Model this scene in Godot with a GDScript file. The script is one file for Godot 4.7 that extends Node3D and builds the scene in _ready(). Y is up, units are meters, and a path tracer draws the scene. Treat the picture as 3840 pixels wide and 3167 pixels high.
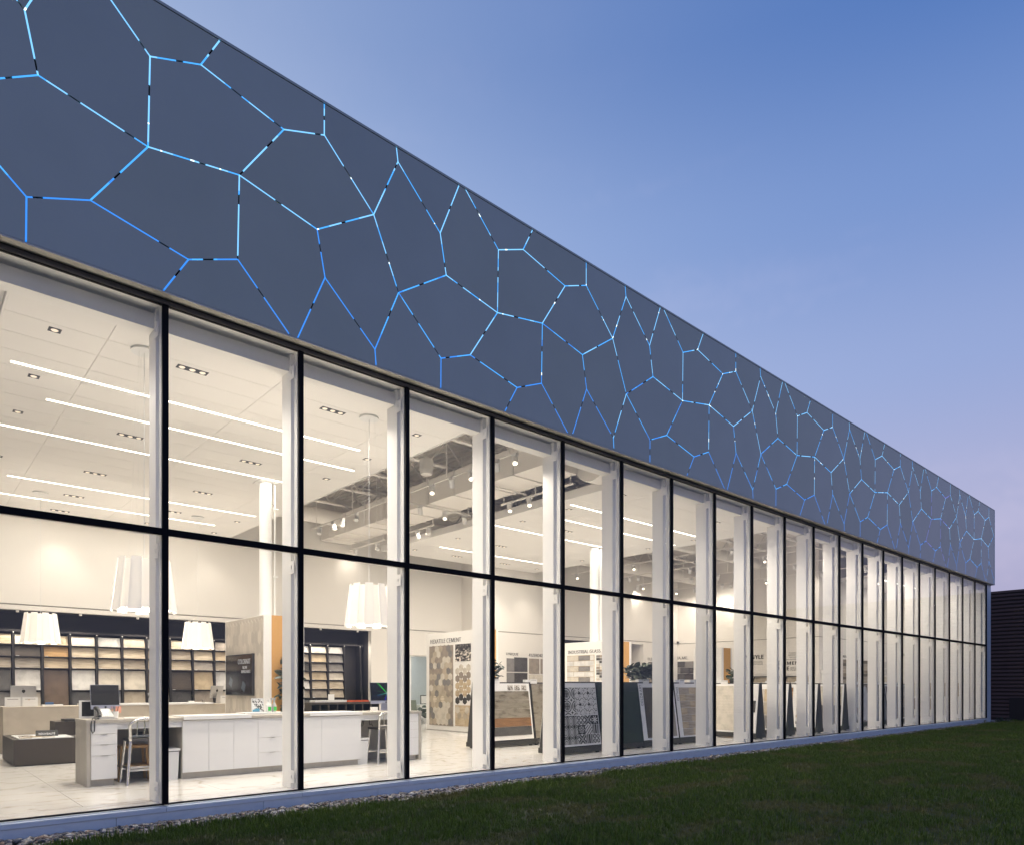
extends Node3D
# A glazed tile showroom at dusk. x runs along the facade, y is up, the glass lies in z = 0 and the lawn in z > 0.

const CEIL := 5.55
const LAWN := -0.20
const BAY := 1.6225
const BAY0 := 2.2957

var M := {}
var rng := RandomNumberGenerator.new()
var taken := {}


class Geo:
	var v := PackedVector3Array()
	var n := PackedVector3Array()
	var t := PackedVector2Array()

	func tri(a: Vector3, b: Vector3, c: Vector3, ua := Vector2.ZERO, ub := Vector2.ZERO, uc := Vector2.ZERO) -> void:
		# a, b, c run counter-clockwise seen from outside
		var nn := (b - a).cross(c - a).normalized()
		v.append_array(PackedVector3Array([a, c, b]))
		n.append_array(PackedVector3Array([nn, nn, nn]))
		t.append_array(PackedVector2Array([ua, uc, ub]))

	func trin(a: Vector3, b: Vector3, c: Vector3, na: Vector3, nb: Vector3, nc: Vector3) -> void:
		v.append_array(PackedVector3Array([a, c, b]))
		n.append_array(PackedVector3Array([na, nc, nb]))
		t.append_array(PackedVector2Array([Vector2.ZERO, Vector2.ZERO, Vector2.ZERO]))

	func quad(a: Vector3, b: Vector3, c: Vector3, d: Vector3) -> void:
		tri(a, b, c, Vector2(0, 1), Vector2(1, 1), Vector2(1, 0))
		tri(a, c, d, Vector2(0, 1), Vector2(1, 0), Vector2(0, 0))

	func box(lo: Vector3, hi: Vector3, xf := Transform3D()) -> void:
		var p: Array[Vector3] = []
		for k in 8:
			p.append(xf * Vector3(hi.x if k & 1 else lo.x, hi.y if k & 2 else lo.y, hi.z if k & 4 else lo.z))
		quad(p[4], p[5], p[7], p[6])
		quad(p[1], p[0], p[2], p[3])
		quad(p[5], p[1], p[3], p[7])
		quad(p[0], p[4], p[6], p[2])
		quad(p[6], p[7], p[3], p[2])
		quad(p[0], p[1], p[5], p[4])

	func prism(pts: PackedVector2Array, z0: float, z1: float, xf := Transform3D()) -> void:
		# a polygon in the local xy plane, counter-clockwise, from z0 (back) to z1 (front)
		var idx := Geometry2D.triangulate_polygon(pts)
		for k in range(0, idx.size(), 3):
			var a := pts[idx[k]]
			var b := pts[idx[k + 1]]
			var c := pts[idx[k + 2]]
			if (b - a).cross(c - a) < 0.0:
				var w := b
				b = c
				c = w
			tri(xf * Vector3(a.x, a.y, z1), xf * Vector3(b.x, b.y, z1), xf * Vector3(c.x, c.y, z1))
			tri(xf * Vector3(a.x, a.y, z0), xf * Vector3(c.x, c.y, z0), xf * Vector3(b.x, b.y, z0))
		for k in pts.size():
			var a := pts[k]
			var b := pts[(k + 1) % pts.size()]
			quad(xf * Vector3(a.x, a.y, z0), xf * Vector3(b.x, b.y, z0), xf * Vector3(b.x, b.y, z1), xf * Vector3(a.x, a.y, z1))

	func bar(a: Vector3, b: Vector3, w: float, h: float) -> void:
		# a square bar from a to b
		var f := (b - a).normalized()
		var side := f.cross(Vector3.UP if absf(f.y) < 0.95 else Vector3.RIGHT).normalized()
		var up := side.cross(f).normalized()
		var xf := Transform3D(Basis(side, up, -f), a)
		box(Vector3(-w / 2, -h / 2, -a.distance_to(b)), Vector3(w / 2, h / 2, 0), xf)

	func tube(path: PackedVector3Array, r: float, k := 8, r2 := -1.0) -> void:
		var rings := []
		var side := Vector3.ZERO
		for i in path.size():
			var f := (path[mini(i + 1, path.size() - 1)] - path[maxi(i - 1, 0)]).normalized()
			if side == Vector3.ZERO:
				side = f.cross(Vector3.UP if absf(f.y) < 0.9 else Vector3.RIGHT).normalized()
			side = (side - f * side.dot(f)).normalized()
			var up := f.cross(side)
			var rr := r if r2 < 0.0 else lerpf(r, r2, float(i) / (path.size() - 1))
			var ring := []
			for j in k:
				var q := TAU * j / k
				var d := side * cos(q) + up * sin(q)
				ring.append([path[i] + d * rr, d])
			rings.append(ring)
		for i in path.size() - 1:
			for j in k:
				var a = rings[i][j]
				var b = rings[i][(j + 1) % k]
				var c = rings[i + 1][(j + 1) % k]
				var d = rings[i + 1][j]
				trin(a[0], b[0], c[0], a[1], b[1], c[1])
				trin(a[0], c[0], d[0], a[1], c[1], d[1])
		for j in k:
			tri(path[0], rings[0][(j + 1) % k][0], rings[0][j][0])
			var e := path.size() - 1
			tri(path[e], rings[e][j][0], rings[e][(j + 1) % k][0])

	func lathe(prof: PackedVector2Array, k: int, xf := Transform3D()) -> void:
		# x of the profile is the radius, y the height, from bottom to top
		for i in prof.size() - 1:
			var a := prof[i]
			var b := prof[i + 1]
			var nn := Vector2(b.y - a.y, a.x - b.x).normalized()
			for j in k:
				var q0 := TAU * j / k
				var q1 := TAU * (j + 1) / k
				var d0 := Vector3(cos(q0), 0, -sin(q0))
				var d1 := Vector3(cos(q1), 0, -sin(q1))
				var n0 := (xf.basis * (d0 * nn.x + Vector3.UP * nn.y)).normalized()
				var n1 := (xf.basis * (d1 * nn.x + Vector3.UP * nn.y)).normalized()
				var p00 := xf * (d0 * a.x + Vector3.UP * a.y)
				var p01 := xf * (d1 * a.x + Vector3.UP * a.y)
				var p10 := xf * (d0 * b.x + Vector3.UP * b.y)
				var p11 := xf * (d1 * b.x + Vector3.UP * b.y)
				if a.x > 1e-5:
					trin(p00, p01, p11, n0, n1, n1)
				if b.x > 1e-5:
					trin(p00, p11, p10, n0, n1, n0)

	func mesh() -> ArrayMesh:
		var m := ArrayMesh.new()
		add(m)
		return m

	func add(m: ArrayMesh) -> void:
		if v.is_empty():
			return
		var a := []
		a.resize(Mesh.ARRAY_MAX)
		a[Mesh.ARRAY_VERTEX] = v
		a[Mesh.ARRAY_NORMAL] = n
		a[Mesh.ARRAY_TEX_UV] = t
		m.add_surface_from_arrays(Mesh.PRIMITIVE_TRIANGLES, a)


# ---------------------------------------------------------------- helpers

func lin(r: float, g: float, b: float) -> Color:
	return Color(r, g, b).linear_to_srgb()


func mat(key: String, c: Color, rough := 0.6, metal := 0.0) -> StandardMaterial3D:
	var m := StandardMaterial3D.new()
	m.resource_name = key
	m.albedo_color = c
	m.roughness = rough
	m.metallic = metal
	M[key] = m
	return m


func glow(key: String, c: Color, energy: float) -> StandardMaterial3D:
	var m := mat(key, lin(0.4, 0.4, 0.4), 0.5)
	m.emission_enabled = true
	m.emission = c
	m.emission_energy_multiplier = energy
	return m


func noise(freq: float, kind: int, octaves: int, seed_: int, ramp: Gradient = null, size := 512, warp := 0.0) -> NoiseTexture2D:
	var f := FastNoiseLite.new()
	f.seed = seed_
	f.noise_type = FastNoiseLite.TYPE_SIMPLEX_SMOOTH
	f.frequency = freq
	f.fractal_type = kind
	f.fractal_octaves = octaves
	if warp > 0.0:
		f.domain_warp_enabled = true
		f.domain_warp_amplitude = warp
		f.domain_warp_frequency = freq * 0.7
	var tx := NoiseTexture2D.new()
	tx.width = size
	tx.height = size
	tx.seamless = true
	tx.noise = f
	if ramp:
		tx.color_ramp = ramp
	return tx


func ramp(stops: Array) -> Gradient:
	var g := Gradient.new()
	var o := PackedFloat32Array()
	var c := PackedColorArray()
	for s in stops:
		o.append(s[0])
		c.append(lin(s[1], s[2], s[3]))
	g.offsets = o
	g.colors = c
	return g


func tri_tex(m: StandardMaterial3D, tx: Texture2D, scale: Vector3, world := true) -> StandardMaterial3D:
	m.albedo_texture = tx
	m.uv1_triplanar = true
	m.uv1_world_triplanar = world
	m.uv1_scale = scale
	m.uv1_triplanar_sharpness = 8.0
	return m


func numbered(called: String) -> String:
	var k: int = taken.get(called, 0)
	taken[called] = k + 1
	return called if k == 0 else "%s_%03d" % [called, k]


func tag(o: Node, label: String, category := "", group := "", kind := "") -> Node:
	o.set_meta("label", label)
	if category:
		o.set_meta("category", category)
	if group:
		o.set_meta("group", group)
	if kind:
		o.set_meta("kind", kind)
	return o


func thing(called: String, label: String, category: String, at := Vector3.ZERO, turn := 0.0, group := "") -> Node3D:
	var o := Node3D.new()
	o.name = numbered(called)
	add_child(o)
	o.position = at
	o.rotation.y = turn
	tag(o, label, category, group)
	return o


func part(p: Node, called: String, g: Geo, m: Material, label := "") -> MeshInstance3D:
	return put(p, called, g.mesh(), m, label)


func put(p: Node, called: String, mesh: Mesh, m: Material, label := "") -> MeshInstance3D:
	var o := MeshInstance3D.new()
	o.mesh = mesh
	if m:
		o.material_override = m
	var key := "%d/%s" % [p.get_instance_id(), called]
	var k: int = taken.get(key, 0)
	taken[key] = k + 1
	o.name = called if k == 0 else "%s_%03d" % [called, k]
	p.add_child(o)
	if label:
		o.set_meta("label", label)
	return o


func solo(called: String, g: Geo, m: Material, label: String, category: String, at := Vector3.ZERO, group := "", turn := 0.0) -> MeshInstance3D:
	var o := MeshInstance3D.new()
	o.mesh = g.mesh()
	o.material_override = m
	o.name = numbered(called)
	add_child(o)
	o.position = at
	o.rotation.y = turn
	tag(o, label, category, group)
	return o


func struct(called: String, g: Geo, m: Material, label: String) -> MeshInstance3D:
	var o := MeshInstance3D.new()
	o.mesh = g.mesh()
	o.material_override = m
	o.name = numbered(called)
	add_child(o)
	tag(o, label, "", "", "structure")
	return o


func bx(lo: Vector3, hi: Vector3) -> Geo:
	var g := Geo.new()
	g.box(lo, hi)
	return g


func b6(x0: float, x1: float, y0: float, y1: float, z0: float, z1: float) -> Geo:
	return bx(Vector3(x0, y0, z0), Vector3(x1, y1, z1))


func words(p: Node, called: String, s: String, width: float, height: float, at: Vector3, m: Material, turn := Vector3.ZERO, bold := false) -> MeshInstance3D:
	# lettering whose left end of the base line is at `at`
	var tm := TextMesh.new()
	var f := SystemFont.new()
	f.font_names = PackedStringArray(["Droid Sans"])
	if bold:
		f.font_weight = 700
	tm.font = f
	tm.text = s
	tm.font_size = 48
	tm.pixel_size = 0.01
	tm.depth = 0.02
	tm.curve_step = 2.0
	tm.horizontal_alignment = HORIZONTAL_ALIGNMENT_LEFT
	var bb := tm.get_aabb()
	var o := put(p, called, tm, m)
	var b := Basis.from_euler(turn)
	var sx := width / bb.size.x
	var sy := height / bb.size.y
	o.transform = Transform3D(b * Basis.from_scale(Vector3(sx, sy, 0.4)), at - b * Vector3(bb.position.x * sx, bb.position.y * sy, 0))
	return o


func hexagon(r: float, pointy := true) -> PackedVector2Array:
	var a := PackedVector2Array()
	for k in 6:
		var q := TAU * k / 6 + (PI / 6 if pointy else 0.0)
		a.append(Vector2(cos(q), sin(q)) * r)
	return a


func picture(w: int, h: int) -> Image:
	return Image.create(w, h, false, Image.FORMAT_RGB8)


func printed(key: String, im: Image, rough := 0.4) -> StandardMaterial3D:
	var m := mat(key, Color.WHITE, rough)
	m.albedo_texture = ImageTexture.create_from_image(im)
	return m


func sky_at(d: Vector3) -> Vector3:
	# dusk air: lavender low down, deep blue overhead, and the afterglow behind the building
	var e := rad_to_deg(asin(clampf(d.y, -1.0, 1.0)))
	var stops := [[-90.0, 0.09, 0.09, 0.13], [-2.0, 0.17, 0.16, 0.22], [1.0, 0.30, 0.285, 0.44], [5.0, 0.42, 0.40, 0.60], [12.0, 0.42, 0.435, 0.665], [22.0, 0.285, 0.375, 0.67], [32.0, 0.16, 0.275, 0.60], [42.0, 0.058, 0.165, 0.485], [65.0, 0.045, 0.135, 0.43], [90.0, 0.042, 0.125, 0.40]]
	var c := Vector3.ZERO
	for k in stops.size() - 1:
		if e >= stops[k][0] and e <= stops[k + 1][0]:
			var w: float = (e - stops[k][0]) / (stops[k + 1][0] - stops[k][0])
			w = w * w * (3 - 2 * w) * 0.4 + w * 0.6
			c = Vector3(stops[k][1], stops[k][2], stops[k][3]).lerp(Vector3(stops[k + 1][1], stops[k + 1][2], stops[k + 1][3]), w)
	var a := deg_to_rad(104.0)
	var g := Vector3(cos(a), 0.12, -sin(a)).normalized()
	var ang := rad_to_deg(acos(clampf(d.dot(g), -1.0, 1.0)))
	return c + Vector3(0.56, 0.55, 0.40) * exp(-pow(ang / 50.0, 2.0)) * smoothstep(-4.0, 4.0, e)


func build_sky() -> void:
	var w := 1024
	var h := 512
	var im := Image.create(w, h, false, Image.FORMAT_RGBF)
	var f := FastNoiseLite.new()
	f.seed = 11
	f.frequency = 1.6
	f.fractal_octaves = 5
	f.domain_warp_enabled = true
	f.domain_warp_amplitude = 0.5
	f.domain_warp_frequency = 1.2
	for y in h:
		var el := PI / 2 - (y + 0.5) / h * PI
		for x in w:
			var az := (x + 0.5) / w * TAU
			var d := Vector3(sin(az) * cos(el), sin(el), -cos(az) * cos(el))
			var c := sky_at(d)
			if d.y > 0.0:
				# thin high streaks, tinted by the afterglow
				var q := Vector3(d.x, d.y * 4.5, d.z) * 1.1
				var s := smoothstep(0.05, 0.6, f.get_noise_3d(q.x * 0.6 + q.z * 0.5, q.y, q.z * 0.9 - q.x * 0.3))
				var low := 1.0 - smoothstep(0.1, 0.75, d.y)
				c += Vector3(0.060, 0.040, 0.030) * s * (0.25 + 0.75 * low)
			im.set_pixel(x, y, Color(c.x, c.y, c.z))
	var pm := PanoramaSkyMaterial.new()
	pm.panorama = ImageTexture.create_from_image(im)
	pm.filter = true
	var sky := Sky.new()
	sky.sky_material = pm
	var e := Environment.new()
	e.background_mode = Environment.BG_SKY
	e.sky = sky
	e.background_energy_multiplier = 1.0
	e.tonemap_mode = Environment.TONE_MAPPER_LINEAR
	e.tonemap_exposure = 1.0
	e.sdfgi_enabled = true
	e.ssao_enabled = true
	e.ssil_enabled = true
	var we := WorldEnvironment.new()
	we.name = "world_environment"
	we.environment = e
	add_child(we)


func _ready() -> void:
	rng.seed = 7
	# --- camera: a level lens shifted upwards, so that uprights stay upright
	var cam := Camera3D.new()
	cam.name = "camera"
	add_child(cam)
	cam.position = Vector3(0.0, 1.33, 8.5)
	cam.rotation.y = deg_to_rad(48.18 - 90.0)
	cam.projection = Camera3D.PROJECTION_FRUSTUM
	cam.keep_aspect = Camera3D.KEEP_HEIGHT
	cam.near = 0.1
	cam.far = 400.0
	cam.size = 3167.0 / 2592.0 * cam.near
	cam.frustum_offset = Vector2(0.0, (2573.0 - 3167.0 / 2.0) / 2592.0 * cam.near)
	cam.current = true
	build_sky()
	# --- the last of the daylight, from below the roof line behind the building
	var sun := DirectionalLight3D.new()
	sun.name = "sun"
	sun.light_energy = 0.02
	sun.light_color = Color(1.0, 0.85, 0.75)
	sun.light_angular_distance = 12.0
	sun.shadow_enabled = true
	add_child(sun)
	sun.rotation_degrees = Vector3(-4.0, 194.0, 0.0)
	materials()
	ground()
	fascia()
	curtain_wall()
	interior_shell()
	roof_steel()
	ceilings()
	furniture()
	displays()
	surroundings()


# ---------------------------------------------------------------- materials

func materials() -> void:
	mat("black_cap", lin(0.004, 0.004, 0.006), 0.6).metallic_specular = 0.25
	mat("white_steel", lin(0.85, 0.835, 0.80), 0.5)
	mat("alu", lin(0.80, 0.79, 0.76), 0.5)
	mat("head_grey", lin(0.075, 0.075, 0.075), 0.5)
	mat("lip", lin(0.62, 0.59, 0.53), 0.5)
	mat("gasket", lin(0.012, 0.012, 0.012), 0.6)
	mat("white_paint", lin(0.84, 0.82, 0.78), 0.75)
	mat("wall_paint", lin(0.77, 0.735, 0.68), 0.85)
	mat("office_wall", lin(0.62, 0.66, 0.66), 0.8)
	mat("ceiling_white", lin(0.83, 0.805, 0.765), 0.9)
	mat("joint", lin(0.35, 0.33, 0.30), 0.9)
	mat("navy", lin(0.028, 0.026, 0.028), 0.75)
	mat("rack_black", lin(0.014, 0.012, 0.012), 0.5)
	mat("dark_unit", lin(0.034, 0.031, 0.028), 0.55)
	mat("dark_box", lin(0.048, 0.038, 0.03), 0.5)
	mat("cabinet", lin(0.76, 0.755, 0.74), 0.3)
	mat("seam", lin(0.2, 0.19, 0.18), 0.8)
	mat("handle", lin(0.45, 0.43, 0.40), 0.35, 0.8)
	mat("steel", lin(0.72, 0.70, 0.66), 0.22, 1.0)
	mat("seat_steel", lin(0.30, 0.27, 0.24), 0.3, 1.0)
	mat("pale_wood", lin(0.55, 0.34, 0.15), 0.55)
	mat("orange", lin(0.62, 0.34, 0.11), 0.7)
	mat("plastic_white", lin(0.75, 0.75, 0.73), 0.4)
	mat("plastic_grey", lin(0.42, 0.42, 0.41), 0.45)
	mat("plastic_dark", lin(0.03, 0.03, 0.03), 0.4)
	mat("screen_off", lin(0.006, 0.005, 0.005), 0.5)
	mat("silver", lin(0.55, 0.55, 0.56), 0.3, 0.85)
	mat("ink", lin(0.03, 0.03, 0.03), 0.7)
	mat("ink_soft", lin(0.16, 0.15, 0.14), 0.7)
	mat("white_ink", lin(0.8, 0.8, 0.8), 0.7)
	mat("green_label", lin(0.05, 0.45, 0.08), 0.5)
	mat("red", lin(0.62, 0.09, 0.02), 0.5)
	mat("salmon", lin(0.75, 0.35, 0.25), 0.7)
	mat("blue_box", lin(0.04, 0.10, 0.22), 0.6)
	mat("paper", lin(0.78, 0.77, 0.74), 0.8)
	mat("leaf", lin(0.045, 0.066, 0.045), 0.4)
	mat("leaf_pale", lin(0.24, 0.27, 0.20), 0.5)
	mat("pot", lin(0.65, 0.64, 0.62), 0.5)
	mat("duct", lin(0.84, 0.80, 0.74), 0.6)
	mat("duct_dark", lin(0.34, 0.31, 0.28), 0.6)
	mat("deck", lin(0.80, 0.75, 0.68), 0.8)
	mat("joist", lin(0.86, 0.82, 0.76), 0.7)
	mat("fixture_black", lin(0.02, 0.02, 0.02), 0.5)
	mat("brown_metal", lin(0.11, 0.068, 0.064), 0.55)
	mat("brown_dark", lin(0.016, 0.012, 0.013), 0.6)
	mat("concrete", lin(0.30, 0.29, 0.28), 0.9)
	mat("trim_seam", lin(0.22, 0.23, 0.26), 0.8)
	glow("strip_lamp", Color(1.0, 0.97, 0.90), 4.0)
	glow("lens_lamp", Color(1.0, 0.92, 0.80), 0.85)
	glow("spot_lamp", Color(1.0, 0.93, 0.82), 5.0)
	glow("bulb_lamp", Color(1.0, 0.95, 0.88), 2.0)
	glow("exit_lamp", lin(0.25, 0.75, 0.45), 0.7)
	glow("led_pale", lin(0.18, 0.56, 1.0), 1.35)
	glow("led_mid", lin(0.03, 0.38, 1.0), 1.25)
	glow("led_deep", lin(0.0, 0.25, 0.95), 1.1)
	glow("led_spark", lin(0.75, 0.92, 1.0), 2.2)
	glow("led_violet", lin(0.20, 0.22, 1.0), 0.85)
	# painted metal sheets of the fascia: satin, faintly uneven
	var f := mat("fascia_paint", Color.WHITE, 0.36)
	tri_tex(f, noise(0.006, FastNoiseLite.FRACTAL_FBM, 4, 3, ramp([[0.0, 0.47, 0.50, 0.455], [1.0, 0.505, 0.535, 0.49]])), Vector3(0.22, 0.22, 0.22))
	for k in 3:
		var fv: StandardMaterial3D = f.duplicate()
		fv.resource_name = "fascia_paint_%d" % k
		fv.albedo_color = Color(0.975, 0.975, 0.975) if k == 0 else (Color.WHITE if k == 1 else Color(0.99, 0.985, 0.965))
		fv.roughness = 0.33 + 0.03 * k
		M["fascia_paint_%d" % k] = fv
	var tw := mat("trim_white", Color.WHITE, 0.5)
	tri_tex(tw, noise(0.012, FastNoiseLite.FRACTAL_FBM, 5, 5, ramp([[0.0, 0.58, 0.65, 0.70], [0.5, 0.68, 0.74, 0.78], [1.0, 0.70, 0.76, 0.80]])), Vector3(0.5, 1.4, 0.5))
	var mb := mat("marble", Color.WHITE, 0.16)
	tri_tex(mb, noise(0.0042, FastNoiseLite.FRACTAL_RIDGED, 3, 21, ramp([[0.0, 0.73, 0.71, 0.67], [0.70, 0.72, 0.70, 0.66], [0.88, 0.62, 0.58, 0.52], [0.95, 0.40, 0.355, 0.29], [1.0, 0.34, 0.29, 0.235]]), 1024, 60.0), Vector3(0.24, 0.24, 0.36))
	var con := noise(0.008, FastNoiseLite.FRACTAL_FBM, 5, 8, ramp([[0.15, 0.88, 0.88, 0.88], [0.85, 1.0, 1.0, 1.0]]))
	tri_tex(mat("beige_concrete", lin(0.52, 0.455, 0.365), 0.55), con, Vector3(0.7, 0.7, 0.7))
	tri_tex(mat("grey_laminate", lin(0.46, 0.425, 0.365), 0.5), con, Vector3(1.1, 0.3, 1.1))
	var stone := noise(0.006, FastNoiseLite.FRACTAL_FBM, 5, 31, ramp([[0.1, 0.80, 0.80, 0.80], [0.5, 0.95, 0.95, 0.95], [0.9, 1.0, 1.0, 1.0]]), 512, 30.0)
	var grain := noise(0.01, FastNoiseLite.FRACTAL_FBM, 5, 41, ramp([[0.15, 0.70, 0.67, 0.63], [0.5, 0.93, 0.92, 0.90], [0.9, 1.0, 1.0, 1.0]]), 512, 12.0)
	var tones := {
		"s_white": [0.72, 0.70, 0.66], "s_cream": [0.66, 0.60, 0.50], "s_beige": [0.50, 0.43, 0.33], "s_sand": [0.55, 0.44, 0.29], "s_taupe": [0.34, 0.29, 0.235], "s_grey": [0.24, 0.225, 0.21], "s_dark": [0.055, 0.048, 0.042], "s_char": [0.085, 0.08, 0.075], "s_brown": [0.15, 0.105, 0.07],
	}
	for k in tones:
		var q = tones[k]
		tri_tex(mat(k, lin(q[0], q[1], q[2]), 0.25), stone, Vector3(1.3, 1.3, 1.3))
	var woods := {"w_pale": [0.60, 0.51, 0.38], "w_sand": [0.55, 0.44, 0.30], "w_oak": [0.50, 0.30, 0.115], "w_grey": [0.36, 0.32, 0.265], "w_brown": [0.26, 0.13, 0.05], "w_dark": [0.075, 0.058, 0.043], "w_ash": [0.42, 0.36, 0.285]}
	for k in woods:
		var q = woods[k]
		tri_tex(mat(k, lin(q[0], q[1], q[2]), 0.4), grain, Vector3(0.45, 4.5, 0.45))
		tri_tex(mat(k + "_up", lin(q[0], q[1], q[2]), 0.4), grain, Vector3(4.0, 0.4, 4.0))
	tri_tex(mat("green_slab", lin(0.012, 0.026, 0.018), 0.65), stone, Vector3(0.9, 0.9, 0.9))
	tri_tex(mat("rock_slab", lin(0.31, 0.275, 0.215), 0.3), noise(0.009, FastNoiseLite.FRACTAL_FBM, 5, 61, ramp([[0.1, 0.35, 0.31, 0.26], [0.45, 0.8, 0.78, 0.74], [0.9, 1.0, 1.0, 1.0]]), 512, 50.0), Vector3(0.5, 1.5, 0.5))
	for k in 4:
		var s := 0.86 + 0.09 * k
		mat("hex_%d" % k, lin(0.53 * s, 0.475 * s, 0.40 * s), 0.55)
	var glass := mat("glass", Color(0.85, 0.92, 0.9, 0.03), 0.0)
	glass.metallic_specular = 0.33
	glass.transparency = BaseMaterial3D.TRANSPARENCY_ALPHA
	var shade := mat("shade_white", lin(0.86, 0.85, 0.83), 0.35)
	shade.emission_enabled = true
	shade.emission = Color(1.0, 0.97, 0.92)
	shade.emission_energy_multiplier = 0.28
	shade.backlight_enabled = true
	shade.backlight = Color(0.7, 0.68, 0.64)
	var soil := mat("lawn_soil", Color.WHITE, 0.95)
	tri_tex(soil, noise(0.02, FastNoiseLite.FRACTAL_FBM, 5, 71, ramp([[0.2, 0.018, 0.026, 0.009], [0.5, 0.030, 0.040, 0.014], [0.75, 0.042, 0.052, 0.02], [1.0, 0.062, 0.062, 0.03]])), Vector3(0.35, 0.35, 0.35))
	mat("bed_soil", lin(0.06, 0.055, 0.055), 0.95)


func aim(l: Light3D, at: Vector3, to: Vector3) -> void:
	var f := (to - at).normalized()
	l.transform = Transform3D(Basis.looking_at(f, Vector3.UP if absf(f.y) < 0.98 else Vector3.RIGHT), at)


func spot(p: Node, at: Vector3, to: Vector3, energy: float, angle: float, size := 0.04) -> void:
	var l := SpotLight3D.new()
	l.name = "spot_light"
	p.add_child(l, true)
	aim(l, at, to)
	l.light_energy = energy
	l.light_color = Color(1.0, 0.955, 0.89)
	l.spot_angle = angle
	l.spot_angle_attenuation = 0.9
	l.spot_range = 30.0
	l.spot_attenuation = 2.0
	l.light_size = size
	l.shadow_enabled = true


# ---------------------------------------------------------------- outside ground

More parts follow.
